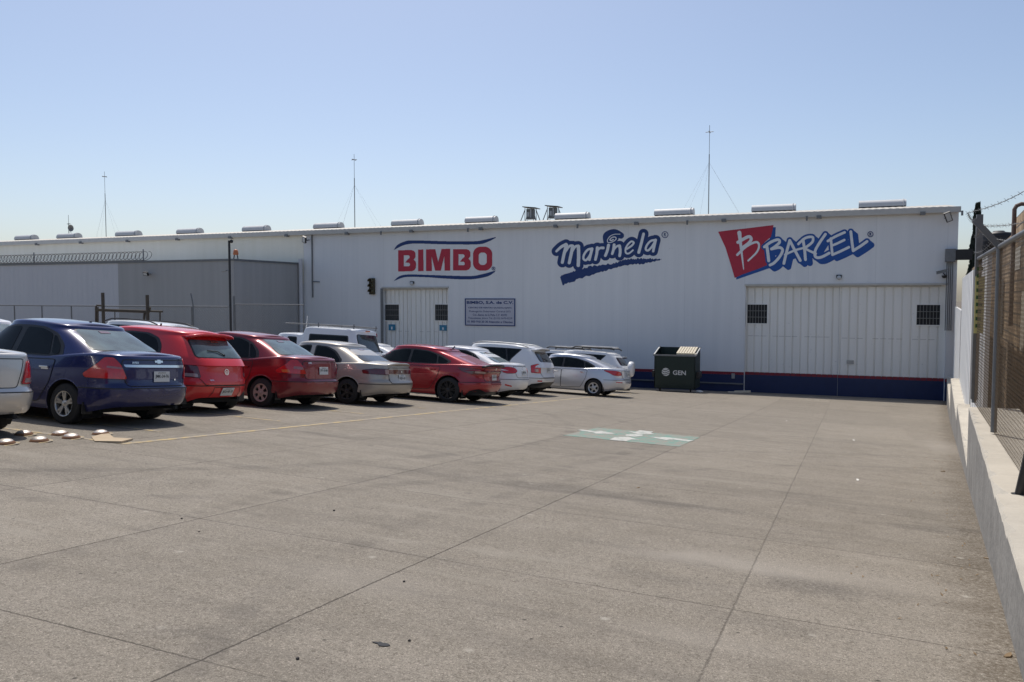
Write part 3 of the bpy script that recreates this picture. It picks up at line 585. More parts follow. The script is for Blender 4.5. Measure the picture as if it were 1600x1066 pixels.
logo('painted_logo', (850, 340), 7.619, [('outline', 'logo_blue', mar_b), ('lettering', 'logo_white', mar_w), ('registered_mark', 'logo_blue', lambda X, Y: reg(1440, 205, 36, X, Y, 4))], 1500, 830, 'white handwritten Marinela lettering outlined in dark blue over a brush stroke')
bstroke = [([(522,265),(532,330),(540,400)],14),([(500,272),(560,228),(625,205),(640,230),(600,268),(565,292)],13),([(565,292),(640,278),(668,305),(640,365),(590,420),(552,440)],13),
 ([(735,212),(705,320),(680,425)],13),([(735,212),(780,300),(832,398)],13),([(690,345),(780,305),(870,280)],10),([(858,205),(872,300),(880,390)],13),([(815,245),(880,190),(945,182),(945,225),(900,265),(865,285)],12),([(870,285),(920,310),(975,335)],11),
 ([(1065,155),(1010,235),(970,310),(975,365),(1025,368),(1100,330)],13),([(1115,195),(1122,270),(1130,345)],12),([(1088,218),(1160,175),(1242,138)],12),([(1122,262),(1175,240),(1240,208)],11),([(1130,345),(1200,315),(1282,275)],12),([(1300,132),(1310,220),(1322,308)],13),([(1322,308),(1390,265),(1450,222)],13)]
def bar_w(X, Y):
    m = np.zeros(X.shape, bool)
    for P, r in bstroke: m |= sdist(P, X, Y, r) < 0
    m |= sdist([(268,142),(285,290),(308,480)], X, Y, 19, 4) < 0
    m |= sdist([(255,230),(350,178),(378,200),(350,240),(285,285)], X, Y, 15, 13) < 0; m |= sdist([(250,345),(330,270),(420,228),(450,255),(430,320),(350,400)], X, Y, 12, 8) < 0
    return m
def bar_b(X, Y):
    m = pmask([(605,90),(600,200),(545,470),(240,575),(240,540),(500,440),(570,90)], X, Y)
    for P, r in bstroke:
        m |= sdist(P, X, Y, r+17) < 0
        for k in (14, 28, 42): m |= sdist([(x+k, y+k*.8) for x, y in P], X, Y, r+14) < 0
    return m
def bar_r(X, Y): return pmask([(72,132),(180,118),(340,100),(470,84),(585,70),(560,180),(500,230),(505,300),(528,440),(430,480),(300,525),(225,560),(190,440),(140,280)], X, Y) & ~bar_b2(X, Y)
def bar_b2(X, Y):
    m = np.zeros(X.shape, bool)
    for P, r in bstroke[:3]: m |= sdist(P, X, Y, r+17) < 0
    return m
logo('painted_logo', (1110, 340), 5.926, [('outline', 'logo_blue2', bar_b), ('red_panel', 'logo_red', bar_r), ('lettering', 'logo_white', bar_w), ('registered_mark', 'logo_blue', lambda X, Y: reg(1482, 155, 24, X, Y, 3.6))], 1540, 600, 'white brushed BARCEL lettering with blue shadow beside a red panel with a white B', 1.8)

# ================================================================== SIGNS AND FITTINGS ON THE FACADE
a, b = onY(726.5, 466.5, YF-.05), onY(805, 510, YF-.05); sw, sh = b.x-a.x, a.z-b.z
sb = thing('address_sign', 'framed white address board with dark blue lettering right of the small gate', 'sign', (a.x+sw/2, YF-.05, a.z-sh/2))
mb = MB(); mb.box(-sw/2, sw/2, 0, .04, -sh/2, sh/2); mb.build('board', pbr('board_white', (.50, .50, .56), .6, 0, .06, 2), sb)
mb = MB(); t = .055
for q in ((-sw/2, sw/2, sh/2-t, sh/2), (-sw/2, sw/2, -sh/2, -sh/2+t), (-sw/2, -sw/2+t, -sh/2+t, sh/2-t), (sw/2-t, sw/2, -sh/2+t, sh/2-t)): mb.box(q[0], q[1], -.02, -.001, q[2], q[3])
mb.build('frame', M['logo_blue'], sb)
for txt, w_, h_, z_, bo in (('BIMBO, S.A. de C.V.', .93, .125, .345, .035), ('CENTRO DE VENTAS GUADALAJARA', .87, .07, .155, .02), ('Prolongación Gobernador Curiel # 5373', .82, .085, .02, .004), ('Col. Alamo de la Peña C.P. 45593', .68, .08, -.10, .004),
                           ('Tlaquepaque, Jalisco Tel. (0133) 3670-0229', .88, .085, -.225, .004), ('01 800 910 20 30 Atención a Clientes', .90, .08, -.35, .02)):
    vs, fs = textfit(txt, sw*w_, sh*h_, bold=bo); mb = MB(); mb.add([(v[0], -.006, v[1]+z_*sh) for v in vs], fs); mb.build('lettering', M['logo_blue'], sb)

def floodlight(px, py, w_, h_, tilt, label, cat='floodlight', Y=YF, par=None, dark=True, out=.5, group=None):
    p = onY(px, py, Y-out); t = thing('floodlight', label, cat, (p.x, Y, p.z), group)
    ca, sa = math.cos(tilt), math.sin(tilt); mb = MB()
    ex, ez = Vector((ca, 0, sa)), Vector((-sa*.8, -.35, ca*.8)); ez.normalize(); ey = ex.cross(ez); c = Vector((0, -out, 0))
    mb.obox(c, ex*w_/2, ey*.06, ez*h_/2); hd = mb.build('housing', M['dark'], t)
    mb = MB(); mb.obox(c-ey*.062, ex*(w_/2-.035), ey*.006, ez*(h_/2-.035)); mb.obox(c+ey*.062, ex*(w_/2-.035), ey*.006, ez*(h_/2-.035)); mb.build('lens', M['lampglass'], t)
    mb = MB(); mb.tube([(0, 0, 0), c+ey*.05], .03); mb.tube([c-ex*(w_/2+.02), c-ex*(w_/2+.02)+Vector((0, .2, 0)), c+ex*(w_/2+.02)+Vector((0, .2, 0)), c+ex*(w_/2+.02)], .015); mb.build('bracket', M['galv_d'], t)
    return t
floodlight(475.5, 374.5, .27, .42, R(-22), 'tilted floodlight high on the wall left of the red lettering')
floodlight(1481.5, 339, .27, .46, R(22), 'tilted floodlight under the roof corner at the right end')
floodlight(228, 428, .34, .22, R(-5), 'floodlight on the grey annex wall', Y=36.8, out=.35)
def bulkhead(px, py, label):
    p = onY(px, py); t = thing('wall_lamp', label, 'wall lamp', (p.x, YF, p.z)); mb = MB()
    mb.box(-.13, .13, -.10, 0, .0, .17); bevel(mb.build('housing', M['dark'], t), .03)
    mb = MB(); mb.lathe([(.001, -.2), (.06, -.19), (.10, -.15), (.11, -.08)], (0, 0, .03), 'y', 14); mb.build('globe', M['lampglass'], t)
bulkhead(644.5, 444, 'small round wall lamp above the small gate'); bulkhead(1311, 435, 'small wall lamp above the big ribbed gate')
p = onY(1472, 428); t = thing('security_camera', 'dark security camera on a bracket beside the big gate', 'security camera', (p.x, YF, p.z)); mb = MB()
mb.obox((-.05, -.35, .08), Vector((.20, -.06, .05)), Vector((.02, .06, 0)), (0, 0, .055)); mb.obox((-.03, -.36, .15), Vector((.24, -.07, .06)), Vector((.025, .075, 0)), (0, 0, .01)); mb.build('camera_body', M['galv_d'], t)
mb = MB(); mb.tube([(.12, 0, -.05), (.10, -.25, -.06), (.02, -.33, .02)], .025); mb.build('bracket', M['dark'], t)
mb = MB(); mb.lathe([(.001, -.13), (.07, -.12), (.11, -.06), (.12, .0)], (0.08, -.2, -.08), 'z', 12); mb.build('dome', M['dark'], t)
# disused traffic light
p = onY(583, 447.5); t = thing('traffic_light', 'old dark traffic light with three lenses mounted left of the small gate', 'traffic light', (p.x, YF, p.z)); mb = MB()
mb.box(-.17, .17, -.22, -.02, -.5, .5); bevel(mb.build('housing', M['yellow_black'], t), .03)
for k in (-1, 0, 1):
    mb = MB(); mb.lathe([(.001, -.26), (.08, -.25), (.125, -.225)], (0, 0, k*.32), 'y', 16); mb.build('lens', M['blacklens'], t)
    mb = MB(); n = 12; P = [(math.cos(R(-10+200*j/n))*.15, math.sin(R(-10+200*j/n))*.15+k*.32) for j in range(n+1)]
    mb.add([(x, y, z) for y in (-.22, -.42) for x, z in P], [(j, j+1, n+2+j, n+1+j) for j in range(n)], True); mb.build('visor', pbr('visor_brown', (.09, .075, .035), .6), t)
# no-turn sign on its post by the small gate
p = onY(586.5, 524.5, YF-1.5); t = thing('prohibition_sign', 'small white no-turn sign with a red ring behind the white camper pickup', 'sign', (p.x, YF-1.5, gz(p.x, YF-1.5))); z = p.z-t.location.z; mb = MB()
mb.box(-.2, .2, -.02, 0, z-.28, z+.28); mb.build('sign_plate', M['plate'], t)
mb = MB(); mb.lathe([(.10, -.026), (.15, -.026), (.15, -.022), (.10, -.022), (.10, -.026)], (0, 0, z), 'y', 20); mb.obox((0, -.03, z), (.085, 0, -.085), (0, .002, 0), (.015, 0, .015)); mb.build('red_ring', M['logo_red'], t)
mb = MB(); mb.obox((-.02, -.024, z-.02), (.015, 0, 0), (0, .001, 0), (0, 0, .06)); mb.obox((.03, -.024, z+.04), (.05, 0, 0), (0, .001, 0), (0, 0, .015)); mb.build('arrow', M['ink'], t)
mb = MB(); mb.tube([(0, .02, 0), (0, .02, z+.35)], .03); mb.build('post', M['galv_d'], t)
# switch cabinet with cable duct at the right corner
a, b = onY(1478, 389, YF-.3), onY(1493, 409, YF-.3)
t = thing('junction_box', 'grey junction box with cable duct at the right end of the facade', 'junction box', (a.x, YF, b.z)); mb = MB(); mb.box(0, b.x-a.x, -.3, -.005, 0, a.z-b.z); bevel(mb.build('cabinet', M['galv_d'], t), .01)
mb = MB(); mb.box(b.x-a.x+.01, 1.1, -.25, -.05, .08, a.z-b.z-.03); mb.build('cable_duct', M['dark'], t)
mb = MB()
for k in range(4): x = .08+.08*k; mb.tube([(x, -.12, 0), (x, -.12, -3.2)], .022, 5)
mb.build('conduit', M['galv_d'], t)

# ================================================================== ROOF MASTS AND WEATHER SHELTERS
def mast(px, ybase, ytop, Yd, label, cross=True, r=.032, guys=True, dish=False, spread=2.6):
    b = onY(px, ybase, Yd); t_ = onY(px, ytop, Yd); zb = EZ+.57-(Yd-YF-4.6)*.0275 if Yd > YF+4.6 else EZ; h = t_.z-zb
    t = thing('radio_mast', label, 'antenna mast', (b.x, Yd, zb)); mb = MB(); mb.tube([(0, 0, 0), (0, 0, h*.72)], r, 6); mb.tube([(0, 0, h*.72), (0, 0, h)], r*.5, 6); mb.build('pole', M['galv_d'], t)
    if cross:
        mb = MB(); mb.tube([(-.26, 0, h*.935), (.26, 0, h*.935)], .022, 5); mb.tube([(0, -.26, h*.935), (0, .26, h*.935)], .035, 5); mb.build('aerial', M['galv_d'], t)
    if guys:
        mb = MB()
        for a in (20, 140, 160, 260, 340): mb.tube([(0, 0, h*.64), (spread*math.cos(R(a)), spread*math.sin(R(a))*.5, .1)], .004, 3)
        mb.build('guy_wire', M['galv'], t)
    if dish:
        mb = MB(); mb.lathe([(.02, 0), (.16, .03), (.3, .12)], (.25, -.1, h*.55), 'x', 14); mb.tube([(0, 0, h*.55), (.55, 0, h*.55)], .025, 5); mb.tube([(0, 0, h*.55), (.9, 0, .1)], .02, 4); mb.tube([(-.2, 0, h*.7), (.2, 0, h*.7)], .03, 4); mb.build('dish', M['galv_d'], t)
mast(1107, 336, 196, YF+12, 'tall thin guyed roof mast behind the white handwritten lettering')
mast(554.5, 357, 241, YF+12, 'thin guyed roof mast above the left part of the warehouse front', spread=2.9)
mast(166, 373, 268, YF+14, 'slender roof mast above the grey annex at the left', spread=2.2)
mast(108, 376, 336, YF+9, 'short stubby antenna with a small dish beside a ridge ventilator', guys=False, dish=True, cross=False)
for px, lab in ((829, 'left of the two small roofed weather shelters on the warehouse ridge'), (864, 'right of the two small roofed weather shelters on the warehouse ridge')):
    Yd = YF+7; b = onY(px, 345, Yd); zt_ = onY(px, 325 if px < 840 else 323, Yd).z; zb = EZ+.48; h = zt_-zb
    t = thing('roof_shelter', lab, 'roof shelter', (b.x, Yd, zb)); mb = MB()
    for sx in (-1, 1):
        for sy in (-1, 1): mb.tube([(sx*.62, sy*.5, 0), (sx*.28, sy*.25, h-.1)], .03, 5); mb.tube([(sx*.30, sy*.25, 0), (sx*.30, sy*.25, h)], .022, 5)
    mb.build('frame', M['galv_d'], t); mb = MB(); mb.obox((.05, 0, h), (.46, 0, -.05), (0, .45, 0), (0, 0, .025)); mb.build('canopy', M['dark'], t)
    mb = MB(); mb.box(-.22, .24, -.22, .22, h*.36, h-.08); bevel(mb.build('cabinet', pbr('cabinet_grey', (.10, .11, .115), .5), t), .02)
    mb = MB(); mb.box(-.15, .0, -.235, -.222, h*.5, h*.75); mb.box(.06, .14, -.235, -.222, h*.45, h*.9); mb.build('cabinet_panel', M['galv'], t)

# ================================================================== ANNEX
AY, AX, AZ = 36.8, -32.29, 3.52
an = thing('annex', 'flat grey sheet-walled annex standing before the left part of the warehouse', 'annex', (AX, AY, -2.6)); ao = an.location
xs = onY(185, 450, AY).x
mb = MB(); mb.box(xs-ao.x, 0, 0, YF-.02-AY, -2, AZ-ao.z); mb.build('wall', M['annex'], an)
mb = MB(); x = xs-.002; pts = []
while x > -75: pts += [(x, 0), (x-.18, 0), (x-.22, .018), (x-.40, .018)]; x -= .44
mb.add([(p[0]-ao.x, p[1], z) for p in pts for z in (-2, AZ-ao.z-.03)], [(2*i, 2*i+1, 2*i+3, 2*i+2) for i in range(len(pts)-1)]); mb.box(-75-ao.x, xs-.01-ao.x, .06, YF-.02-AY, -2, AZ-ao.z-.035); mb.build('corrugated_wall', M['annex2'], an)
mb = MB(); mb.box(-75-ao.x, .05, -.05, 0-.001, AZ-ao.z-.09, AZ-ao.z+.03); mb.box(.002, .05, 0, YF-.03-AY, AZ-ao.z-.09, AZ-ao.z+.03); mb.build('coping', M['galv_d'], an)
mb = MB(); mb.tube([(-.16, 0, 0), (-.10, 0, .28)], .03); mb.tube([(.16, 0, 0), (.10, 0, .28)], .03)
p = onY(368.5, 404, AY+.4); bc = thing('warning_beacon', 'orange warning beacon on short legs on the corner of the grey annex', 'beacon', (p.x, AY+.4, AZ)); mb.build('legs', M['dark'], bc)
mb = MB(); mb.lathe([(.001, .27), (.14, .27), (.155, .32), (.13, .50), (.08, .57), (.001, .59)], (0, 0, 0), 'z', 16); mb.build('beacon_dome', M['orange'], bc)
# razor wire on the annex roof edge
rw = thing('razor_wire', 'coil of razor wire along the top of the left annex wall', 'razor wire', (onY(228, 405, AY).x, AY+.1, AZ)); mb = MB()
x0, x1 = 0.0, -26.0; n = 1300; mb.tube([(x0+(x1-x0)*i/n+.24*math.sin(i*.40), .2*math.sin(i*.40+.6), .32+.28*math.cos(i*.40)) for i in range(n+1)], .017, 3); mb.build('wire_coil', M['rackrust'], rw)
for px in (222, 51):
    mb = MB(); x = onY(px, 405, AY).x-rw.location.x; mb.tube([(x, 0, 0), (x, 0, .72)], .035); mb.build('post', M['galv_d'], rw)

# pole and fences in the left background
p = onY(358, 376, 31); gp = thing('lamp_pole', 'tall dark steel pole with a small lamp before the grey annex corner', 'pole', (p.x, 31, gz(p.x, 31))); h = p.z-gp.location.z; mb = MB()
mb.tube([(0, 0, 0), (0, 0, h)], .055, 8); mb.build('pole', M['dark'], gp); mb = MB(); mb.tube([(0, 0, h-.1), (.16, -.02, h-.06)], .03); mb.lathe([(.001, -.13), (.07, -.1), (.08, 0), (.001, .06)], (.16, -.02, h), 'z', 10); mb.build('lamp_head', M['dark'], gp)
mb = MB(); mb.obox((-.3, -.02, h-1.45), (.17, 0, .03), (0, .08, 0), (0, 0, .02)); mb.build('camera_arm', M['galv'], gp)
def mesh_fence(name, label, P0, P1, ztop, posts, cell, wr, rail=.03, postr=.04, mat='galv', extra=None, group=None, bot=None, topf=None, post_top=0.0):
    """chain-link fence between two ground points; wires are real zig-zag strands"""
    P0, P1 = Vector(P0), Vector(P1); Ld = (P1-P0).xy.length; u = ((P1-P0)/Ld); u = Vector((u.x, u.y, 0)).normalized()
    t = thing(name, label, 'fence', P0, group)
    def pt(s, z): return Vector((u.x*s, u.y*s, z-P0.z))
    zb_ = (lambda s: P0.z+(P1.z-P0.z)*s/Ld) if bot is None else bot; zt_ = (lambda s: ztop) if topf is None else topf
    mb = MB(); mb.tube([pt(0, zt_(0)), pt(Ld, zt_(Ld))], rail, 8); mb.build('top_rail', M[mat], t)
    for s in posts: mb = MB(); mb.tube([pt(s, zb_(s)), pt(s, zt_(s)+post_top)], postr, 8); mb.build('post', M[mat], t)
    mb = MB(); hh = max(zt_(0)-zb_(0), zt_(Ld)-zb_(Ld)); n = int((Ld+hh)/cell)+1
    for dr in (1, -1):
        for i in range(-1, n):
            s0 = i*cell if dr > 0 else Ld-i*cell; a, b = 0.0, hh        # strand s = s0 - dr*(z) clipped
            seg = []
            s_start = s0; s_end = s0-dr*hh
            lo, hi = max(0, min(s_start, s_end)), min(Ld, max(s_start, s_end))
            if hi <= lo: continue
            def zat(s): return zt_(s)-abs(s_start-s)
            q = [(lo, zat(lo)), (hi, zat(hi))]
            q = [(s, max(z, zb_(s))) for s, z in q]
            mb.tube([pt(*q[0]), pt(*q[1])], wr, 3, caps=False)
    mb.build('chain_link', M[extra or mat], t)
    return t, u, Ld, pt
def at_ground(x, y, Y): p = onY(x, y, Y); return Vector((p.x, Y, gz(p.x, Y)))
za = onY(200, 478.5, 31.2).z
A0, A1 = at_ground(-60, 500, 31.2), at_ground(357, 500, 31.2); Lf = A1.x-A0.x
mesh_fence('chain_link_fence', 'long chain-link fence in front of the grey annex at the left', A0, A1, za, [onY(px, 500, 31.2).x-A0.x for px in (-20, 23, 66, 112, 300)], .16, .0035, .03, .035, 'galv_d')
A0, A1 = at_ground(367, 500, 34), at_ground(475, 500, 34); mesh_fence('chain_link_fence', 'short chain-link fence between the tall pole and the white wall', A0, A1, onY(400, 476, 34).z, [0.02, (A1.x-A0.x)-.02], .16, .0035, .025, .03, 'galv_d')
p = at_ground(302, 500, 31.1); fp = thing('fence_stay', 'thin bent fence stay sticking above the long fence rail', 'fence post', p); mb = MB(); zz = onY(302, 476, 31.1).z-p.z; mb.tube([(0, 0, 0), (0, 0, zz), (-.12, 0, zz+.55)], .035); mb.build('stay', M['galv_d'], fp)
p = at_ground(366, 500, 32); fp = thing('steel_post', 'thin steel post just right of the tall dark pole', 'post', p); mb = MB(); mb.tube([(0, 0, 0), (0, 0, onY(366, 463, 32).z-p.z)], .05); mb.build('post', M['galv_d'], fp)
# steel ladder rack standing behind the blue car
rk = at_ground(200, 500, 24.0); rack = thing('pipe_rack', 'rusty steel pipe rack frame rising behind the blue sedan', 'rack', rk)
def rp(x, y, dy=0.0): q = onY(x, y, 24.0+dy); return (q.x-rk.x, dy, q.z-rk.z)
for x, y in ((160.5, 457.5), (230, 461)):
    q = rp(x, y); mb = MB(); mb.box(q[0]-.045, q[0]+.045, -.045, .045, 0, q[2]); mb.build('upright', M['rackrust'], rack)
mb = MB()
for a, b, r in (((149, 483.5), (254, 487), .04), ((150, 485), (232, 488), .04), ((151, 477), (163, 478), .03), ((150, 478), (150, 505), .045), ((153, 480), (153, 506), .03), ((250, 487), (250, 512), .03), ((179.5, 486), (179.5, 506), .02), ((226, 488), (224, 510), .05), ((235, 480), (232, 490), .035)):
    mb.tube([rp(*a), rp(*b)], r, 5)
mb.build('crossbar', M['rackrust'], rack)

# ================================================================== RIGHT BOUNDARY
UW = Vector((.0935, 1, 0)).normalized(); NW = Vector((UW.y, -UW.x, 0))
def wblock(Y0, Y1, top0, top1, wd, name, mat, label=None, cat=None, group=None, zb=None, off=0.0):
    t = thing(name, label, cat, (wallX(Y0, off), Y0, gz(wallX(Y0), Y0)), group); lo = t.location; n = int((Y1-Y0)/.09); mb = MB(); vs = []; ch = 0.0
    for i in range(n+1):
        Y = Y0+(Y1-Y0)*i/n; X = wallX(Y, off); zt_ = top0+(top1-top0)*i/n; g = gz(X, Y)-.3; ch = random.choice([0]*22+[.02, .04, .075]) if ch < .01 else ch*random.uniform(.2, .8); j = random.uniform(-.003, .003)+ch*.5
        for dx, z in ((0, g), (j*.3, zt_-.015-ch*1.1), (j+.012+ch*.6, zt_-ch*.1), (wd-.015, zt_+.003), (wd, zt_-.015), (wd, g)): vs.append((X+dx-lo.x, Y-lo.y, z-lo.z))
    mb.add(vs, [(i*6+k, i*6+k+1, (i+1)*6+k+1, (i+1)*6+k) for i in range(n) for k in range(5)]); mb.add(vs[:6], [(0, 1, 2, 3, 4, 5)]); mb.add(vs[-6:], [(5, 4, 3, 2, 1, 0)])
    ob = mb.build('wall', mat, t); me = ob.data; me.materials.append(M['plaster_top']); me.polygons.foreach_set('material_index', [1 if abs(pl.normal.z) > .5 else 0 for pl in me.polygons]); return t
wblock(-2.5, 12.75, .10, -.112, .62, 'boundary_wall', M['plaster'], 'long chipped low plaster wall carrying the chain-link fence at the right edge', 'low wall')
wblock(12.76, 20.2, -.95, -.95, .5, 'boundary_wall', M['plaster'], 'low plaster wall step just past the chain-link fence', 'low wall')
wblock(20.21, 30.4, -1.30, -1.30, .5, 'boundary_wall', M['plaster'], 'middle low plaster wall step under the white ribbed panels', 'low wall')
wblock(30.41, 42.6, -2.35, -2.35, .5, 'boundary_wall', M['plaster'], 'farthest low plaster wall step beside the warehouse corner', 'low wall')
# chips out of the near wall's edge
def panelrun(Y0, Y1, z0, z1, label):
    t = thing('ribbed_panel_fence', label, 'panel fence', (wallX(Y0, .24), Y0, z0)); mb = MB(); pts = []; Y = Y0; k = 0
    while Y < Y1: pts += [(Y, 0), (Y+.62, 0), (Y+.64, .035), (Y+1.03, .035), (Y+1.05, 0)]; Y += 1.05
    pts = [q for q in pts if q[0] <= Y1]
    vs = [(wallX(y, .24+dx)-t.location.x, y-t.location.y, z-z0) for y, dx in pts for z in (z0, z1)]
    mb.add(vs, [(2*i, 2*i+2, 2*i+3, 2*i+1) for i in range(len(pts)-1)])
    vs2 = [(wallX(y, .30+dx)-t.location.x, y-t.location.y, z-z0) for y, dx in pts for z in (z0, z1)]
    mb.add(vs2, [(2*i, 2*i+1, 2*i+3, 2*i+2) for i in range(len(pts)-1)])
    mb.add([vs[0], vs[1], vs2[1], vs2[0]], [(0, 1, 2, 3)]); mb.add([vs[-2], vs[-1], vs2[-1], vs2[-2]], [(0, 1, 2, 3)])
    mb.add([vs[2*i+1] for i in range(len(pts))]+[vs2[2*i+1] for i in range(len(pts))], [(i, i+1, len(pts)+i+1, len(pts)+i) for i in range(len(pts)-1)])
    mb.build('panel', M['white'], t)
panelrun(14.3, 20.1, -.945, 2.06, 'nearest and tallest white ribbed fence panels on the low wall'); panelrun(20.25, 30.3, -1.295, 2.0, 'middle run of white ribbed fence panels')
panelrun(30.45, 42.5, -2.345, .95, 'lowest and farthest white ribbed panels by the warehouse corner')

# near chain-link fence on the low wall
FO = .17
def fY(Y): return Vector((1.71+.0667*(Y-13.2), Y, .10+(-.212)*(Y+2.5)/15.25))
P0, P1 = fY(1.5), fY(13.2); u_ = UW
Lf = (P1-P0).xy.length; s_of = lambda Y: (Y-1.5)/(13.2-1.5)*Lf
pc = onz(1551, 682, -.10)
zr = lambda s: 1.93
fence, uf, Lf, fpt = mesh_fence('chain_link_fence', 'tall chain-link fence standing on the low plaster wall at the right', P0, P1, 1.95, [s_of(pc.y), Lf-.02], .078, .0015, .026, .030, extra='wire', mat='galv_d', bot=lambda s: P0.z+(P1.z-P0.z)*s/Lf+.02)
# barbed-wire arms and wires
mb = MB(); s = s_of(pc.y); a = fpt(s, 1.95); mb.obox(a+Vector((-.12, 0, .145)), Vector((-.125, 0, .15)), (0, .02, 0), Vector((.024, 0, .022))); mb.build('barbed_wire_arm', M['galv_d'], fence)
mb = MB(); a2 = fpt(Lf-.02, 1.95); mb.box(a2.x-.04, a2.x+.04, a2.y-.04, a2.y+.04, a2.z-2, a2.z+.62); mb.build('corner_post', M['galv_d'], fence)
mb = MB()
for k in range(3):
    f_ = .1+.26*k; P = [(onY(1640, 275, 9.4), onY(1650, 330, 9.4), onY(1650, 365, 9.4))[2-k]-P0, fpt(s, 1.95)+Vector((-.5*f_, 0, .55*f_+.03)), a2+Vector((-.05, 0, .9*f_))]
    Q = []
    for i in range(2):
        for j in range(24): tt = j/24; q = P[i]*(1-tt)+P[i+1]*tt; q.z -= .05*math.sin(math.pi*tt); Q.append(q)
    Q.append(P[2]); mb.tube(Q, .0038, 4)
    for q in Q[::2]: mb.tube([q+Vector((-.02, .012, .02)), q+Vector((.02, -.012, -.02))], .0022, 3); mb.tube([q+Vector((.02, .012, .02)), q+Vector((-.02, -.012, -.02))], .0022, 3)
mb.build('barbed_wire', M['galv_d'], fence)
q = onz(1592, 778, -.06); bp_ = thing('leaning_post', 'short black leaning post at the right edge of the photo', 'post', q); mb = MB(); mb.tube([(0, 0, 0), (.07, -.15, .62), (.16, -.3, 1.3)], [.035, .032, .03]); mb.tube([(0, 0, 0), (0, 0, .03)], .055); mb.build('post', M['dark'], bp_)
a, b = onY(1524, 432, 13.05), onY(1535, 521, 13.05); ys_ = thing('fence_sign', 'faded yellow sign with dark marks hanging at the fence corner', 'sign', (a.x, 13.05, b.z)); mb = MB(); mb.box(0, .115, -.02, 0, 0, a.z-b.z); mb.build('sign_plate', M['yellowsign'], ys_)
mb = MB(); random.seed(5)
for k in range(9): zz = .08+k*.1; mb.box(.015, random.uniform(.04, .095), -.026, -.021, zz, zz+.05)
mb.build('sign_marks', M['greenink'], ys_)

# brick building beyond the fence
def brickwall(Y0, Y1, off, z0, z1, depth, name, label):
    t = thing(name, label, 'building', (wallX(Y0, off), Y0, z0)); lo = t.location; me = bpy.data.meshes.new('wall'); X0, X1 = wallX(Y0, off), wallX(Y1, off)
    vs = [(X0, Y0), (X1, Y1), (X1+depth, Y1), (X0+depth, Y0)]; V = [(x-lo.x, y-lo.y, z-lo.z) for z in (z0, z1) for x, y in vs]
    me.from_pydata(V, [], [(0, 4, 5, 1), (0, 3, 7, 4), (3, 2, 6, 7), (1, 5, 6, 2), (4, 7, 6, 5)]); me.materials.append(M['brick']); uvl = me.uv_layers.new(name='UVMap')
    for pl in me.polygons:
        for li in pl.loop_indices:
            v = me.vertices[me.loops[li].vertex_index].co; uvl.data[li].uv = (v.x+v.y, v.z)
    ob = bpy.data.objects.new('wall', me); COL.objects.link(ob); ob.parent = t; return t
b1 = brickwall(6, 19, .85, -2.5, 2.9, 8, 'brick_building', 'tall brown brick wall of the neighbouring building behind the fence')
b2 = brickwall(19.02, 41.5, .86, -4.5, 2.65, 10, 'brick_building', 'lower brown brick building farther along behind the white ribbed panels')
lo = b2.location; mb = MB()
for (Ya, Yb, za_, zb_) in ((26.0, 31, .9, 2.0), (20.5, 23, .6, 1.8)): mb.add([(wallX(Y, .84)-lo.x, Y-lo.y, z-lo.z) for Y, z in ((Ya, za_), (Yb, za_), (Yb, zb_), (Ya, zb_))], [(0, 1, 2, 3)])
mb.build('blind_window', pbr('window_boards', (.09, .08, .07), .8), b2)
lo = b1.location; mb = MB()
for (Ya, Yb, za_, zb_) in ((15.4, 16.1, .5, 1.5), (16.6, 18.9, 1.9, 2.3)): mb.add([(wallX(Y, .84)-lo.x, Y-lo.y, z-lo.z) for Y, z in ((Ya, za_), (Yb, za_), (Yb, zb_), (Ya, zb_))], [(0, 1, 2, 3)])
mb.build('plaster_patch', M['plaster_top'], b1)
# water tank, cypress, gooseneck pipe
p = onY(1559.5, 397, 40.3); tk = thing('water_tank', 'black round water tank on the neighbouring roof', 'water tank', (p.x, 40.3, p.z)); zt2 = onY(1559, 362, 40.3).z-p.z; mb = MB()
for a in range(4): x, y = .5*math.cos(R(45+90*a)), .5*math.sin(R(45+90*a)); mb.tube([(x, y, 2.66-p.z), (x, y, 0)], .05, 6)
mb.lathe([(.001, -.08), (.66, -.08), (.66, -.005), (.001, -.005)]); mb.build('stand', M['galv_d'], tk); mb = MB()
mb.lathe([(.001, 0), (.60, 0), (.60, zt2*.86), (.55, zt2*.93), (.25, zt2*.97), (.2, zt2*1.03), (.001, zt2*1.04)], (0, 0, 0), 'z', 28); mb.build('tank_body', M['tank'], tk)
mb = MB()
for k in range(4): mb.lathe([(.605, zt2*(.15+.2*k)), (.625, zt2*(.17+.2*k)), (.605, zt2*(.19+.2*k))], (0, 0, 0), 'z', 28)
mb.build('tank_ribs', M['tank'], tk)
cp = onY(1521, 400, 62); ct = thing('cypress_tree', 'narrow dark cypress tree rising between the warehouse and the brick building', 'tree', (cp.x, 62, -4)); hh = onY(1525, 322, 62).z+4; mb = MB(); random.seed(11)
for i in range(5200):
    f_ = random.random()**.7; z = hh*(.12+.88*f_); rr = (.6*(1-f_)**.75+.05)*random.uniform(.2, 1)**.5*(1+.25*math.sin(z*3.1)); a = random.uniform(0, 6.283)
    c = Vector((rr*math.cos(a)+.05*z*.3, rr*math.sin(a), z)); e = Vector((random.uniform(-1, 1), random.uniform(-1, 1), random.uniform(-.3, 1))).normalized()*.14; g = Vector((random.uniform(-.4, .4), random.uniform(-.4, .4), 1)).normalized()*random.uniform(.16, .36)
    mb.add([c-e, c+e, c+g], [(0, 1, 2)])
mb.build('crown', M['cypress'], ct); mb = MB(); mb.tube([(0, 0, 0), (0, 0, hh*.9)], [.22, .04]); mb.build('trunk', M['bark'], ct)
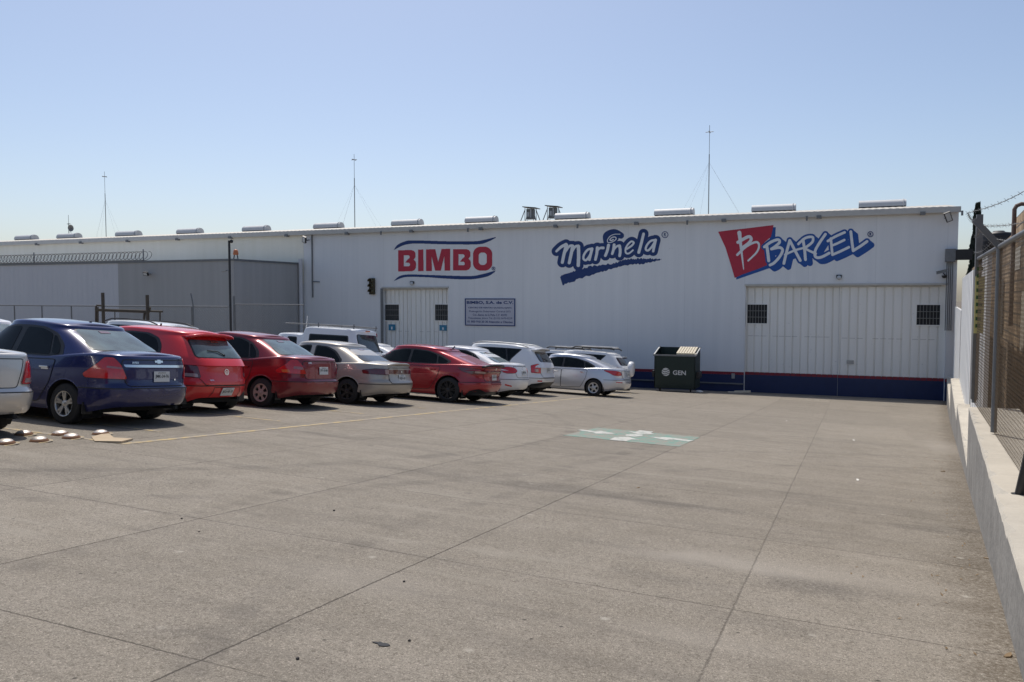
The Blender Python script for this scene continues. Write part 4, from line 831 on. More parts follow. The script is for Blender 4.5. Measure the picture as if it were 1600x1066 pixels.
Yg = 16.5; b = onY(1582, 420, Yg); c = onY(1582, 322, Yg); gn = thing('vent_pipe', 'rusty gooseneck pipe above the brick wall at the right', 'pipe', (b.x, Yg, b.z-1)); h = c.z-gn.location.z; mb = MB()
mb.tube([(0, 0, 0), (0, 0, h-.06), (.03, 0, h+.0), (.10, 0, h+.03), (.2, 0, h+.02), (.26, 0, h-.02)], .035, 8); mb.tube([(.24, 0, h+.03), (.26, 0, h-.08)], .06, 8); mb.build('pipe', pbr('rusty_pipe', (.14, .09, .07), .7), gn)
Yg = 15.0; P0 = Vector((wallX(Yg-6, 1.2), Yg-6, 1.9)); P1 = Vector((wallX(Yg+3.5, 1.2), Yg+3.5, 1.9)); mesh_fence('rooftop_mesh_fence', 'dark wire mesh fence rising above the brick wall at the top right', P0, P1, 3.15, [0.02, 3.1, 6.2, 9.4], .085, .003, .02, .035, 'dark', 'dark', bot=lambda s: 1.9, topf=lambda s: 3.35-.03*s)

# ================================================================== DUMPSTER
DY = 38.75
d1, d2 = onY(1022, 607, DY), onY(1086, 611, DY); xa, xb = d1.x, d2.x
dm = thing('dumpster', 'dark green steel waste container with a beige slatted lid against the warehouse wall', 'dumpster', ((xa+xb)/2, DY, gz((xa+xb)/2, DY))); w2 = (xb-xa)/2; topf = onY(1050, 555.5, DY).z-dm.location.z; topb = topf+.32; dp = 1.35
mb = MB(); zb_ = .16; th = .03
S = [(0, zb_), (dp, zb_), (dp, topb), (.0, topf)]
for sx in (-1, 1): mb.add([(sx*w2, y, z) for y, z in S]+[(sx*(w2-th), y, z) for y, z in S], [(0, 1, 2, 3), (7, 6, 5, 4), (3, 2, 6, 7)])
mb.box(-w2+th+.001, w2-th-.001, 0, th, zb_, topf); mb.box(-w2+th+.001, w2-th-.001, dp-th, dp, zb_, topb); mb.box(-w2+th, w2-th, th, dp-th, zb_, zb_+.04)
mb.build('body', M['bin'], dm)
mb = MB(); mb.obox((0, -.03, topf), (w2+.05, 0, 0), (0, .03, 0), (0, 0, .035)); mb.build('front_rim', M['galv_d'], dm)
mb = MB()
for sx in (-1, 1): mb.obox((sx*(w2+.012), dp/2, (topf+topb)/2+.02), (.03, 0, 0), (0, dp/2, .16), (0, 0, .025))
mb.build('side_rim', M['galv'], dm)
mb = MB()
for sx in (-1, 1): mb.box(sx*w2-.16 if sx < 0 else w2+.002, sx*w2-.002 if sx < 0 else w2+.16, .25, .95, topf*.38, topf*.38+.30)
bevel(mb.build('lift_pocket', M['dark'], dm), .015)
mb = MB()
for z in (.18, .62*topf): mb.box(-w2+.05, w2-.05, -.045, -.002, z, z+.05) if z < .3 else None
for x in (-.85, -.3, .3, .85): mb.box(x*w2-.03, x*w2+.03, -.04, -.002, .24, .30)
mb.build('rib', M['bin'], dm)
lid = MB(); sl_ = Vector((0, dp, topb-topf)).normalized()
for k in range(7):
    x = .12+k*(w2-.16)/6.6; lid.obox(Vector((x, dp*.42, topf+(topb-topf)*.42+.07)), (.048, 0, 0), sl_*dp*.40, (0, -.02, .04))
lid.obox(Vector((w2*.52+.03, .10, topf+.075)), (w2*.48, 0, 0), (0, .05, .012), (0, 0, .03)); lid.build('slatted_lid', M['bin_lid'], dm)
for x in (-.75, .75):
    for y in (.2, dp-.2):
        mb = MB(); mb.lathe([(.001, -.03), (.075, -.03), (.075, .03), (.001, .03)], (x*w2, y, .08), 'x', 14); mb.box(x*w2-.06, x*w2+.06, y-.06, y+.06, .11, .17); mb.build('castor', M['dark'], dm)
vs, fs = textfit('GEN', .62, .22, bold=.02); mb = MB(); mb.add([(v[0]+.23, -.006, v[1]+topf*.53) for v in vs], fs); mb.build('lettering', M['plate'], dm)
mb = MB(); X, Y = grid(0, 200, 0, 200, 4); m_ = np.hypot(X-100, Y-100) < 92
for a, c in ((0, 0), (45, .2), (-50, -.1)): m_ &= ~(np.abs(Y-100-a-22*np.sin((X-20)/38.+c)) < 7)
rowfill(mb, m_, 0, 0, 4, lambda x, y: (-.42+(x-100)*.0021, -.006, topf*.54-(y-100)*.0021)); mb.build('round_logo', M['plate'], dm)
# litter at the skirting beside it
lt = onY(1160, 612, 42.2); t = thing('litter_heap', 'pale rags and timber scraps lying on the ground under the wall right of the dumpster', 'litter', (lt.x, 42.2, gz(lt.x, 42.2))); mb = MB(); mb.obox((0, 0, .06), (.4, 0, .02), (0, .12, 0), (0, 0, .05)); mb.obox((-.4, -.1, .03), (.3, .02, 0), (0, .08, 0), (0, 0, .03)); bevel(mb.build('rags', M['bin_lid'], t), .02)
q = gpt(1098, 613); t = thing('plastic_bottle', 'crumpled pale plastic bottle on the concrete at the right foot of the dumpster', 'bottle', (q.x, DY+.2, gz(q.x, DY+.2)+.07)); mb = MB(); mb.lathe([(.001, -.16), (.06, -.15), (.07, .05), (.03, .14), (.03, .17), (.001, .17)], (0, 0, 0), 'x', 10); mb.build('bottle_body', M['litter'], t)

# ================================================================== CARS
def interp(P):
    xs = [p[0] for p in P]; ys = [p[1] for p in P]
    # smooth monotone-ish cubic through control points
    P_ = smooth_pts(P, 10); X = np.array([p[0] for p in P_]); Y = np.array([p[1] for p in P_]); k = np.argsort(X, kind='stable'); X, Y = X[k], Y[k]
    return lambda v: float(np.interp(v, X, Y))
def lerpf(P):
    X = [p[0] for p in P]; Y = [p[1] for p in P]; return lambda v: float(np.interp(v, X, Y))
class Shell:
    """stack of rounded plan outlines: half width w(q), rear xr(q), front xf(q); height z0+(top(x)-z0)*q"""
    def __init__(s, z0, top, xr, xf, w, nr, nf, r, crown, fshape=None):
        s.z0, s.top, s.xr, s.xf, s.w, s.nr, s.nf, s.r, s.crown = z0, top, xr, xf, w, nr, nf, r, crown; s.cache = {}
    def outline(s, q, inset=0.0, n=120):
        key = (round(q, 4), round(inset, 4), n)
        if key in s.cache: return s.cache[key]
        a, b = s.xr(q)+inset, s.xf(q)-inset; c = (a+b)/2; L = (b-a)/2; w = s.w(q)-inset; P = []
        T = np.linspace(0, math.pi, 500)
        for t in T:
            n_ = s.nr if t < math.pi/2 else s.nf; ct, st = math.cos(t), math.sin(t)
            P.append((c-L*math.copysign(abs(ct)**(2/n_), ct), w*abs(st)**(2/n_)))
        P = np.array(P); d = np.concatenate([[0], np.cumsum(np.hypot(*np.diff(P, axis=0).T))]); s.cache[key] = (P, d); return s.cache[key]
    def ring(s, q, inset, n):
        P, d = s.outline(q, inset); u = np.linspace(0, d[-1], n); return np.interp(u, d, P[:, 0]), np.interp(u, d, P[:, 1])
    def z(s, x, q): return s.z0(x)+(s.top(x)-s.r-s.z0(x))*q
    def pd(s, d, z, off=0.0, front=False):
        """point at signed arc distance d from the rear (front) centre line, height z"""
        def raw(d, z):
            sg = 1 if d >= 0 else -1; d_ = abs(d); q = .5; x = y = 0
            for _ in range(4):
                P, D = s.outline(min(1, max(0, q))); dd = D[-1]-d_ if front else d_; x = float(np.interp(dd, D, P[:, 0])); y = float(np.interp(dd, D, P[:, 1]))
                q = min(1, max(0, (z-s.z0(x))/max(.01, (s.top(x)-s.r-s.z0(x)))))
            return Vector((x, sg*y, z))
        p = raw(d, z)
        if off == 0: return p
        e = .01; a = raw(d+e, z)-raw(d-e, z); b = raw(d, z+e)-raw(d, z-e); n = a.cross(b).normalized()
        c = Vector((s.cx, 0, z-.15)); 
        if n.dot(p-c) < 0: n = -n
        return p+n*off
    def side(s, x, z, off=0.0, sg=1):
        def raw(x, z):
            q = min(1.0, max(0, (z-s.z0(x))/max(.01, (s.top(x)-s.r-s.z0(x))))); a, b = s.xr(q), s.xf(q); c = (a+b)/2; L = (b-a)/2; u = (x-c)/L; n_ = s.nr if u < 0 else s.nf
            return s.w(q)*max(0, 1-min(1, abs(u))**n_)**(1/n_)
        y = raw(x, z); e = .01; n = Vector((-(raw(x+e, z)-raw(x-e, z))/(2*e), 1, -(raw(x, z+e)-raw(x, z-e))/(2*e))).normalized()
        p = Vector((x, y, z))+n*off; p.y *= sg; return p
    def mesh(s, mb, N_=130, levels=18, arches=(), R_=.36, zc=.3):
        rings = [(i/levels, 0, 0) for i in range(levels+1)]+[(1.0, s.r*(1-math.cos(t)), s.r*math.sin(t)) for t in (R(18), R(36), R(54), R(72), R(90))]
        rows = []
        for q, ins, dz in rings:
            X, Y = s.ring(q, ins, N_); rows.append([Vector((x, y, s.z(x, q)+dz)) for x, y in zip(X, Y)])
        nr_ = len(rows); cut = [[False]*N_ for _ in rows]
        for i, row in enumerate(rows):
            for j, p in enumerate(row):
                for ax in arches:
                    dx, dz = p.x-ax, p.z-zc; dd = math.hypot(dx, dz)
                    if dd < R_ and p.y > .5*s.w(.5):
                        cut[i][j] = True
                        if dd > 1e-4: p.x = ax+dx/dd*R_; p.z = zc+dz/dd*R_
        vs = []; idx = {}
        for sg in (1, -1):
            for i, row in enumerate(rows):
                for j, p in enumerate(row): idx[(sg, i, j)] = len(vs); vs.append((p.x, p.y*sg, p.z))
        fs = []
        for sg in (1, -1):
            for i in range(nr_-1):
                for j in range(N_-1):
                    if cut[i][j] and cut[i+1][j] and cut[i][j+1] and cut[i+1][j+1]: continue
                    fs.append((idx[(sg, i, j)], idx[(sg, i, j+1)], idx[(sg, i+1, j+1)], idx[(sg, i+1, j)]))
        # top skin
        K = 12; last = rows[-1]; cap = {}
        for j, p in enumerate(last):
            for k in range(K+1):
                t = 1-2*k/K; fade = min(1, max(0, (abs(p.y))/ (s.w(1)*.9)))
                cap[(j, k)] = len(vs); vs.append((p.x, p.y*t, p.z+s.crown*(1-t*t)*fade))
        for j in range(N_-1):
            for k in range(K): fs.append((cap[(j, k)], cap[(j, k+1)], cap[(j+1, k+1)], cap[(j+1, k)]))
        mb.add(vs, fs, True)

def wheel(parent, x, y, r, wd, style, rimr):
    sg = 1 if y > 0 else -1; t = bpy.data.objects.new('wheel', None); COL.objects.link(t); t.parent = parent; t.location = (x, y, r)
    mb = MB(); h = wd; pr = [(rimr, .012), (rimr+.01, .0), (r-.035, -.002), (r-.012, -.012), (r, -.035), (r, -h+.035), (r-.02, -h), (rimr, -h), (rimr-.02, -h+.02)]
    mb.lathe([(a, b*sg) for a, b in pr], (0, 0, 0), 'y', 40)
    for k in range(60):
        a = 2*math.pi*k/60; mb.obox((r*math.cos(a), -h/2*sg, r*math.sin(a)), Vector((-math.sin(a), .25, math.cos(a)))*.010, (0, h*.40, 0), Vector((math.cos(a), 0, math.sin(a)))*.0012)
    mb.build('tyre', M['tyre'], t)
    mb = MB(); f_ = lambda v: v*sg; mat = M['silver_rim']
    mb.lathe([(rimr+.004, f_(.004)), (rimr-.012, f_(.006)), (rimr-.02, f_(-.012)), (rimr-.03, f_(-.09))], (0, 0, 0), 'y', 40)
    if style in ('spoke', 'black', 'dark'):
        nspk = {'spoke': 5, 'black': 7, 'dark': 6}[style]
        for k in range(nspk):
            for da in ((-.16, .16) if style != 'dark' else (0,)):
                a = 2*math.pi*k/nspk+.3; e0 = Vector((math.cos(a+da*.5), 0, math.sin(a+da*.5))); e1 = Vector((math.cos(a+da), 0, math.sin(a+da))); p0 = e0*.045+Vector((0, f_(-.018), 0)); p1 = e1*(rimr-.012)+Vector((0, f_(-.004), 0))
                d = (p1-p0); ax = d/2; ay = Vector((0, 1, 0))*.010; az = d.cross(Vector((0, 1, 0))).normalized()*(.017 if style != 'dark' else .03); mb.obox((p0+p1)/2, ax, ay, az)
        mb.lathe([(.001, f_(-.0)), (.03, f_(-.002)), (.06, f_(-.014)), (.062, f_(-.03))], (0, 0, 0), 'y', 24)
        mat = M['silver_rim'] if style == 'spoke' else M['black_rim']
    else:   # hubcap with openings
        n = 5 if style == 'cap' else 6; seg = 60; inner = rimr*.42; outer = rimr*.82
        prof = [(.001, .008), (.05, .006), (inner, -.0), (outer, -.004), (rimr-.008, .004)]
        base = len(mb.v)
        for i in range(len(prof)-1):
            for k in range(seg):
                ph = (k/seg*n) % 1
                if i == 2 and .22 < ph < .78: continue
                a0, a1 = 2*math.pi*k/seg, 2*math.pi*(k+1)/seg; (r0, h0), (r1, h1) = prof[i], prof[i+1]
                mb.add([(r0*math.cos(a0), f_(h0), r0*math.sin(a0)), (r0*math.cos(a1), f_(h0), r0*math.sin(a1)), (r1*math.cos(a1), f_(h1), r1*math.sin(a1)), (r1*math.cos(a0), f_(h1), r1*math.sin(a0))], [(0, 1, 2, 3)], False)
        mb.lathe([(.001, f_(.018)), (.03, f_(.014)), (.034, f_(.006))], (0, 0, 0), 'y', 20); mat = M['silver_rim'] if style == 'cap' else M['beige_rim']
    mb.build('rim', mat, t)
    mb = MB(); mb.lathe([(.001, f_(-.05)), (rimr-.03, f_(-.05))], (0, 0, 0), 'y', 30); mb.lathe([(.05, f_(-.045)), (rimr*.62, f_(-.045))], (0, 0, 0), 'y', 30); mb.build('brake_disc', M['under'], t)

def build_car(spec, name, label, cat, wl, group=None, heading=math.pi, detail=2):
    """wl = world x,y of the rear-left wheel's contact; heading pi = nose towards -X"""
    g = spec.get; W_ = g('W')/2; rr = g('r', .30); wb = g('wb', 2.5)
    paint = g('paint'); t = thing(name, label, cat, (0, 0, 0), group)
    zb = lambda x: g('zb', .20)+.10*sstep(-.30, g('xr')[0][1], x) if x < 0 else g('zb', .20)
    deck = interp(g('deck')); nlv = 18
    bxr = lerpf(g('xr')); bxf = lerpf(g('xf')); bw = lerpf([(q, w*W_) for q, w in g('bw', [(0, .95), (.12, .985), (.4, 1.0), (.62, .995), (.82, .98), (1, .955)])])
    B = Shell(zb, deck, bxr, bxf, bw, g('nr', 5.0), g('nf', 4.2), g('sr', .045), g('crown', .05)); B.cx = wb/2
    roof = interp(g('roof')); z0 = g('cz', .86)
    def toq(P):      # silhouette points (x,z) -> q
        out = []
        for x, z in P: out.append(((z-z0)/(roof(x)-g('rr', .055)-z0), x))
        out.sort(); return out
    cxr = lerpf(toq(smooth_pts(g('back'), 6))); cxf = lerpf(toq(g('screen'))); cw = lerpf([(q, w*W_) for q, w in g('cw', [(0, .95), (.25, .925), (1, .74)])])
    Cb = Shell(lambda x: z0, roof, cxr, cxf, cw, g('cnr', 5.0), g('cnf', 4.0), g('rr', .055), g('rcrown', .045)); Cb.cx = wb/2
    Ra = rr+g('gap', .055)
    mb = MB(); B.mesh(mb, 150, 22, (0, wb), Ra, rr+.005); Cb.mesh(mb, 120, 14)
    body = mb.build('body', paint, t, smooth=True)
    # wheel wells, floor
    mb = MB()
    for ax in (0, wb):
        for sg in (1, -1):
            n = 20; ring = []
            for k in range(n+1):
                a = R(-35+250*k/n); x, z = ax+Ra*math.cos(a), rr+.005+Ra*math.sin(a); y = B.side(x, max(z, .25)).y
                ring.append(((x, sg*(y-.004), z), (x, sg*.42, z)))
            vs = [q for p_ in ring for q in p_]; mb.add(vs, [(2*i, 2*i+1, 2*i+3, 2*i+2) for i in range(n)], True)
            mb.add([q[1] for q in ring], [tuple(range(n+1))])
    xr0, xf0 = bxr(.1), bxf(.1)
    mb.box(-.45, xf0-.12, -W_*.70, W_*.70, .19, .27); mb.box(xr0+.22, -Ra-.02, -W_*.55, W_*.55, .27, .42); mb.tube([(xr0+.02, -W_*.45, .27), (xr0+.5, -W_*.45, .25)], .03, 8); mb.build('underbody', M['under'], t)
    # arch lips
    mb = MB()
    for ax in (0, wb):
        for sg in (1, -1):
            P = []; mb = MB()
            for k in range(25):
                a = R(-14+208*k/24); x, z = ax+Ra*math.cos(a), rr+.005+Ra*math.sin(a)
                if z > zb(x)+.0: P.append(B.side(x, z, .001, sg))
            mb.tube(P, .011, 6); mb.build('wheel_arch', paint, t)
    # door panels, gaps, handles
    hz = g('hz', .80)
    for sg in (1, -1):
        S = lambda u, v, off, sg=sg: B.side(u, v, off, sg)
        for di, dpoly in enumerate(g('doors', [])):
            mb = MB(); patch(mb, S, roundpoly(dpoly, .05), .005, .11, base=-.002); d = mb.build('door', paint, t)
            mb = MB(); ribbon(mb, S, roundpoly(dpoly, .05), .012, .0062, True); mb.build('door_gap', M['rubber'], d)
            hx = min(p[0] for p in dpoly)+.22 if di < 9 else 0; hx = g('hx')[di]
            mb = MB(); c = B.side(hx, hz, .025, sg); mb.obox(c, (.085, 0, 0), (0, .012, 0), (0, 0, .014)); mb.obox(B.side(hx, hz-.012, .008, sg), (.07, 0, 0), (0, .004, 0), (0, 0, .022))
            bevel(mb.build('door_handle', M['chrome'] if g('chromehandle') else (M['trim'] if g('blackhandle') else paint), d), .005)
    # side glass
    for sg in (1, -1):
        S = lambda u, v, off, sg=sg: Cb.side(u, v, off, sg)
        for poly in g('frames'): mb = MB(); patch(mb, S, roundpoly(poly, .06), .004, .09); mb.build('window_frame', M['trim'], t)
        for poly in g('glass'): mb = MB(); patch(mb, S, roundpoly(poly, .05), .0075, .09, base=.002); mb.build('side_window', M['glass'], t)
    # screens
    RG = lambda u, v, off: Cb.pd(u, v, off); FG = lambda u, v, off: Cb.pd(u, v, off, True)
    rg = g('rearglass'); mb = MB(); patch(mb, RG, roundpoly([(u*1.05, v) for u, v in rg], .07), .003, .10); mb.build('rear_window_seal', M['trim'] if g('sealblack', True) else M['chrome'], t)
    mb = MB(); cu = sum(u for u, v in rg)/len(rg); cv = sum(v for u, v in rg)/len(rg)
    patch(mb, RG, roundpoly([(u, cv+(v-cv)*.95) for u, v in rg], .06), .007, .10, base=.002); mb.build('rear_window', M[g('rgmat', 'rear_glass')], t)
    fg = g('frontglass'); mb = MB(); patch(mb, FG, roundpoly(fg, .07), .006, .12); mb.build('windscreen', M['dark_rear_glass'], t)
    # rear fascia
    PB = lambda u, v, off: B.pd(u, v, off)
    bt, bb = g('bumper', (.52, .27)); bb += .055; du = g('bumper_wrap', W_+.42); mb = MB(); patch(mb, PB, roundpoly([(-du, bt-.02), (-du, bb), (du, bb), (du, bt-.02), (W_*.5, bt), (0, bt), (-W_*.5, bt)], .03), .012, .085); bumper = mb.build('rear_bumper', M['trim'] if g('blackbumper') == 'all' else paint, t)
    mb = MB(); ribbon(mb, PB, [(-du, bt-.012), (-W_*.5, bt+.006), (0, bt+.006), (W_*.5, bt+.006), (du, bt-.012)], .014, .0135); 
    for p_ in g('lines', []): ribbon(mb, PB, p_, .012, .0135 if max(v for u, v in p_) < bt else .003)
    mb.build('panel_gap', M['rubber'], t)
    if g('valance'):
        mb = MB(); patch(mb, PB, roundpoly(g('valance'), .03), .019, .09, base=.008); mb.build('diffuser', M['trim'], bumper)
    if g('lid'):
        mb = MB(); patch(mb, PB, roundpoly(g('lid'), .05), .006, .10); d = mb.build('boot_lid', paint, t); mb = MB(); ribbon(mb, PB, roundpoly(g('lid'), .05), .012, .0072, True); mb.build('lid_gap', M['rubber'], d)
    for lamp in g('lamps'):
        for sg in (1, -1):
            mb = MB(); patch(mb, PB, [(p.x*sg, p.y) for p in roundpoly(lamp[0], lamp[2] if len(lamp) > 2 else .03)], g('lampoff', .014), .05, base=-.004); tl = mb.build('tail_light', M[lamp[1]], t); mb = MB(); ribbon(mb, PB, [(p.x*sg, p.y) for p in roundpoly(lamp[0], lamp[2] if len(lamp) > 2 else .03)], .012, g('lampoff', .014)-.002, True); mb.build('lamp_seal', M['rubber'], tl)
            for sub in lamp[3] if len(lamp) > 3 else []:
                mb = MB(); patch(mb, PB, [(p.x*sg, p.y) for p in roundpoly(sub[0], .015)], g('lampoff', .014)+.004, .05, base=.01); mb.build('lamp_lens', M[sub[1]], tl)
    if g('strip'):
        mb = MB(); patch(mb, PB, roundpoly(g('strip')[0], .012), .016, .09); mb.build('trim_strip', M[g('strip')[1]], t)
    if g('refl'):
        for sg in (1, -1): mb = MB(); patch(mb, PB, [(p.x*sg, p.y) for p in roundpoly(g('refl'), .015)], .018, .06, base=.01); mb.build('reflector', M['lamp_red'], bumper)
    # plate
    pz = g('plate', (0, .78, 'JMK-24-76'))
    if pz:
        u, v, txt = pz; c = PB(u, v, .02); a = (PB(u+.05, v, .02)-PB(u-.05, v, .02)).normalized(); b = (PB(u, v+.04, .02)-PB(u, v-.04, .02)).normalized(); n = b.cross(a).normalized()
        if n.x > 0: n = -n
        rt = Vector((0, -1, 0)); b.y = 0; b.normalize(); mb = MB(); mb.obox(c, rt*.15, n*.004, b*.078); pl = mb.build('number_plate', M['plate'], t); bevel(pl, .003, 1)
        vs, fs = textfit(txt, .255, .062, bold=.025); mb = MB(); mb.add([c+n*.006+rt*q[0]+b*q[1] for q in vs], fs)
        vs, fs = textfit('JALISCO', .15, .02, bold=.02); mb.add([c+n*.006+rt*q[0]+b*(q[1]+.055) for q in vs], fs); mb.build('plate_lettering', M['ink'], pl)
    def badge(u, v, kind, sz):
        c = PB(u, v, g('badgeoff', .014)); b = (PB(u, v+.04, .014)-PB(u, v-.04, .014)); b.y = 0; b.normalize(); rt = Vector((0, -1, 0)); n = Vector((-b.z, 0, b.x));
        if n.x > 0: n = -n
        mb = MB()
        if kind == 'bowtie': mb.obox(c, rt*sz, n*.004, b*sz*.20); mb.obox(c, rt*sz*.42, n*.006, b*sz*.38)
        elif kind == 'ring':
            m_ = 28; vs = []
            for r_ in (sz, sz*.82): vs += [c+rt*r_*math.cos(6.2832*k/m_)+b*r_*math.sin(6.2832*k/m_)+n*.004 for k in range(m_)]
            mb.add(vs, [(k, (k+1) % m_, m_+(k+1) % m_, m_+k) for k in range(m_)])
            for P in ([(-.5, .62), (-.12, -.1), (0, .15)], [(.5, .62), (.12, -.1), (0, .15)], [(-.75, .15), (-.35, -.7), (0, .0)], [(.75, .15), (.35, -.7), (0, .0)]):
                for q0, q1 in zip(P[:-1], P[1:]):
                    p0, p1 = c+rt*q0[0]*sz+b*q0[1]*sz+n*.003, c+rt*q1[0]*sz+b*q1[1]*sz+n*.003; dd = p1-p0; mb.obox((p0+p1)/2, dd/2, n*.002, dd.cross(n).normalized()*sz*.07)
        elif kind == 'dot': mb.lathe([(.001, 0), (sz, 0)], (0, 0, 0), 'z', 12) if False else mb.obox(c, rt*sz, n*.004, b*sz)
        else: vs, fs = textfit(kind, sz*4, sz, bold=.02); mb.add([c+n*.002+rt*q[0]+b*q[1] for q in vs], fs)
        mb.build('badge', M['chrome'], t)
    for bd in g('badges', []): badge(*bd)
    # front lamps and bumper line (nose is turned away, still built)
    PF = lambda u, v, off: B.pd(u, v, off, True)
    for sg in (1, -1):
        mb = MB(); patch(mb, PF, [(p.x*sg, p.y) for p in roundpoly(g('hl', [(.45, .58), (.50, .70), (.80, .74), (1.05, .72), (.85, .60)]), .03)], .01, .06); mb.build('headlight', M['lamp_clear'], t)
    mb = MB(); patch(mb, PF, roundpoly([(-.38, .44), (.38, .44), (.42, .66), (-.42, .66)], .04), .008, .08); mb.build('grille', M['trim'], t)
    # mirrors
    mxx = g('mx', g('screen')[0][0]-.38)
    for sg in (1, -1):
        mb = MB(); c = Vector((mxx, sg*(W_+.10), g('mz', .97))); mb.obox(c, (.05, 0, 0), (0, .09, 0), (0, 0, .06)); mb.obox(c+Vector((0, -sg*.11, -.04)), (.03, 0, 0), (0, .05, 0), (0, 0, .02)); bevel(mb.build('wing_mirror', paint, t), .022, 3)
    for k, (wx, sg) in enumerate(((0, 1), (0, -1), (wb, 1), (wb, -1))): wheel(t, wx, sg*(W_-.02), rr, g('tw', .19), g('rim', 'spoke'), g('rimr', .195))
    if g('antenna'):
        ax, ln, fw = g('antenna'); mb = MB(); z = roof(ax)+g('rcrown', .045)-.01; mb.tube([(ax, 0, z), (ax+fw, 0, z+ln)], .005 if ln > .2 else .018, 5); mb.tube([(ax, 0, z-.01), (ax, 0, z+.02)], .02, 6); mb.build('antenna', M['dark'], t)
    if g('rails'):
        xa_, xb_, in_ = g('rails')
        for sg in (1, -1):
            mb = MB(); P = []
            for k in range(15):
                x = xa_+(xb_-xa_)*k/14; e = .07*min(1, 3.2*min(k, 14-k)/7); P.append((x, sg*(W_*g('cw', [(0, 0), (0, 0), (1, .74)])[-1][1]-in_), roof(x)-.01+e))
            mb.tube(P, .02, 6)
            mb.build('roof_rail', M[g('railmat', 'dark')], t)
    if g('spoiler'):
        sx, sz_, sl, shw, mt = g('spoiler'); mb = MB(); n = 12; vs = []
        for k in range(n+1):
            y = -shw+2*shw*k/n; e = (abs(y)/shw)**3; vs += [(sx+sl+.03*e, y, sz_-.03-.03*e), (sx+.07*e, y, sz_+.0-.05*e), (sx-.01+.07*e, y, sz_-.035-.05*e), (sx+sl, y, sz_-.09-.03*e)]
        mb.add(vs, [(4*k+i, 4*k+(i+1) % 4, 4*(k+1)+(i+1) % 4, 4*(k+1)+i) for k in range(n) for i in range(4)]+[(0, 1, 2, 3), (4*n+3, 4*n+2, 4*n+1, 4*n)], True); mb.build('spoiler', paint if mt == 'paint' else M[mt], t)
    if g('wiper'):
        mb = MB(); wz = g('wiper'); mb.tube([RG(.0, wz, .02), RG(.12, wz+.06, .025), RG(.34, wz+.075, .022)], .009, 5); mb.lathe([(.001, 0), (.022, 0), (.022, .02)], RG(.0, wz, .02), 'x', 8); mb.build('rear_wiper', M['trim'], t)
    bz = max(v for u, v in rg)-.035; mb = MB(); patch(mb, RG, [(-.09, bz-.014), (.09, bz-.014), (.09, bz+.014), (-.09, bz+.014)], .012, .06, base=.006); mb.build('brake_light', M['lamp_dark'], t)
    mb = MB(); patch(mb, lambda u, v, off: B.side(u, v, off, -1), roundpoly([(-.28, .78), (-.13, .78), (-.13, .92), (-.28, .92)], .02), .004, .05); mb.build('fuel_flap', paint, t)
    for sg in (1, -1):
        mb = MB(); mb.obox((-g('r', .30)-.075, sg*(W_-.10), .26), (.006, 0, 0), (0, .085, 0), (0, 0, .085)); mb.build('mud_flap', M['trim'], t)
    if g('extra'): g('extra')(t, B, Cb, W_, paint)
    # place on the sloping yard
    nx = Vector((1, 0, VA)).normalized(); ny = Vector((0, 1, VB)).normalized(); nz = nx.cross(ny).normalized()
    fwd = Vector((math.cos(heading), math.sin(heading), 0)); fwd.z = VA*fwd.x+VB*fwd.y; fwd.normalize(); lf = nz.cross(fwd).normalized()
    m4 = Matrix((fwd, lf, nz)).transposed().to_4x4(); wlp = Vector((wl[0], wl[1], gz(*wl))); m4.translation = wlp-lf*(W_-.02); t.matrix_world = m4
    return t

WF = [[(1.02,.95),(1.06,1.40),(1.5,1.39),(2.2,1.04),(2.22,.95)]]
sedan = dict(W=1.69, r=.295, wb=2.48, rimr=.185,
    deck=[(-1.05,1.0),(-.86,1.035),(-.55,1.05),(-.2,1.035),(.5,.965),(1.5,.925),(2.35,.945),(2.9,.86),(3.40,.66)],
    xr=[(0,-.86),(.1,-.93),(.34,-.955),(.42,-.94),(.46,-.90),(.75,-.885),(1,-.85)], xf=[(0,3.25),(.2,3.33),(.5,3.34),(.8,3.27),(1,3.15)],
    roof=[(-1.2,1.25),(-.2,1.36),(.3,1.425),(1.0,1.475),(1.5,1.465),(1.9,1.41),(2.6,1.15),(3.2,.95)], back=[(-.78,.86),(-.50,.99),(-.15,1.16),(.22,1.33),(.42,1.40)], screen=[(2.62,.86),(1.62,1.44)],
    frames=[[(1.08,.955),(2.22,.965),(2.1,1.06),(1.62,1.34),(1.35,1.395),(1.0,1.40),(.7,1.385),(.42,1.30),(.2,1.14),(.14,.99),(.22,.965)]],
    glass=[[(1.22,.98),(2.1,.985),(2.04,1.05),(1.58,1.32),(1.32,1.37),(1.17,1.37)],[(.40,.985),(1.10,.98),(1.05,1.37),(.75,1.36),(.50,1.29)],[(.22,1.0),(.36,.99),(.46,1.27),(.40,1.25),(.26,1.12)]],
    rearglass=[(-.62,1.075),(.62,1.075),(.46,1.37),(-.46,1.37)], frontglass=[(-.66,.99),(.66,.99),(.52,1.39),(-.52,1.39)],
    doors=[[(.52,.30),(.36,.52),(.30,.62),(.24,.92),(1.20,.90),(1.20,.28)],[(1.215,.28),(1.215,.90),(2.18,.90),(2.22,.40),(2.12,.28)]], hx=[.42,1.42], hz=.80,
    bumper=(.56,.255), lid=[(-.52,.60),(.52,.60),(.60,.80),(.58,.975),(-.58,.975),(-.60,.80)],
    lamps=[([(.53,.70),(.60,.90),(.68,1.0),(.80,1.0),(.92,.90),(1.16,.75),(1.12,.70)],'lamp_red',.03,[([(.57,.835),(.60,.865),(.78,.88),(.79,.85)],'lamp_band')])], hl=[(.45,.60),(.50,.72),(.80,.76),(1.05,.72),(.85,.62)],
    refl=None, mz=1.0)
def mk_spec(base, **k): d = dict(base); d.update(k); return d
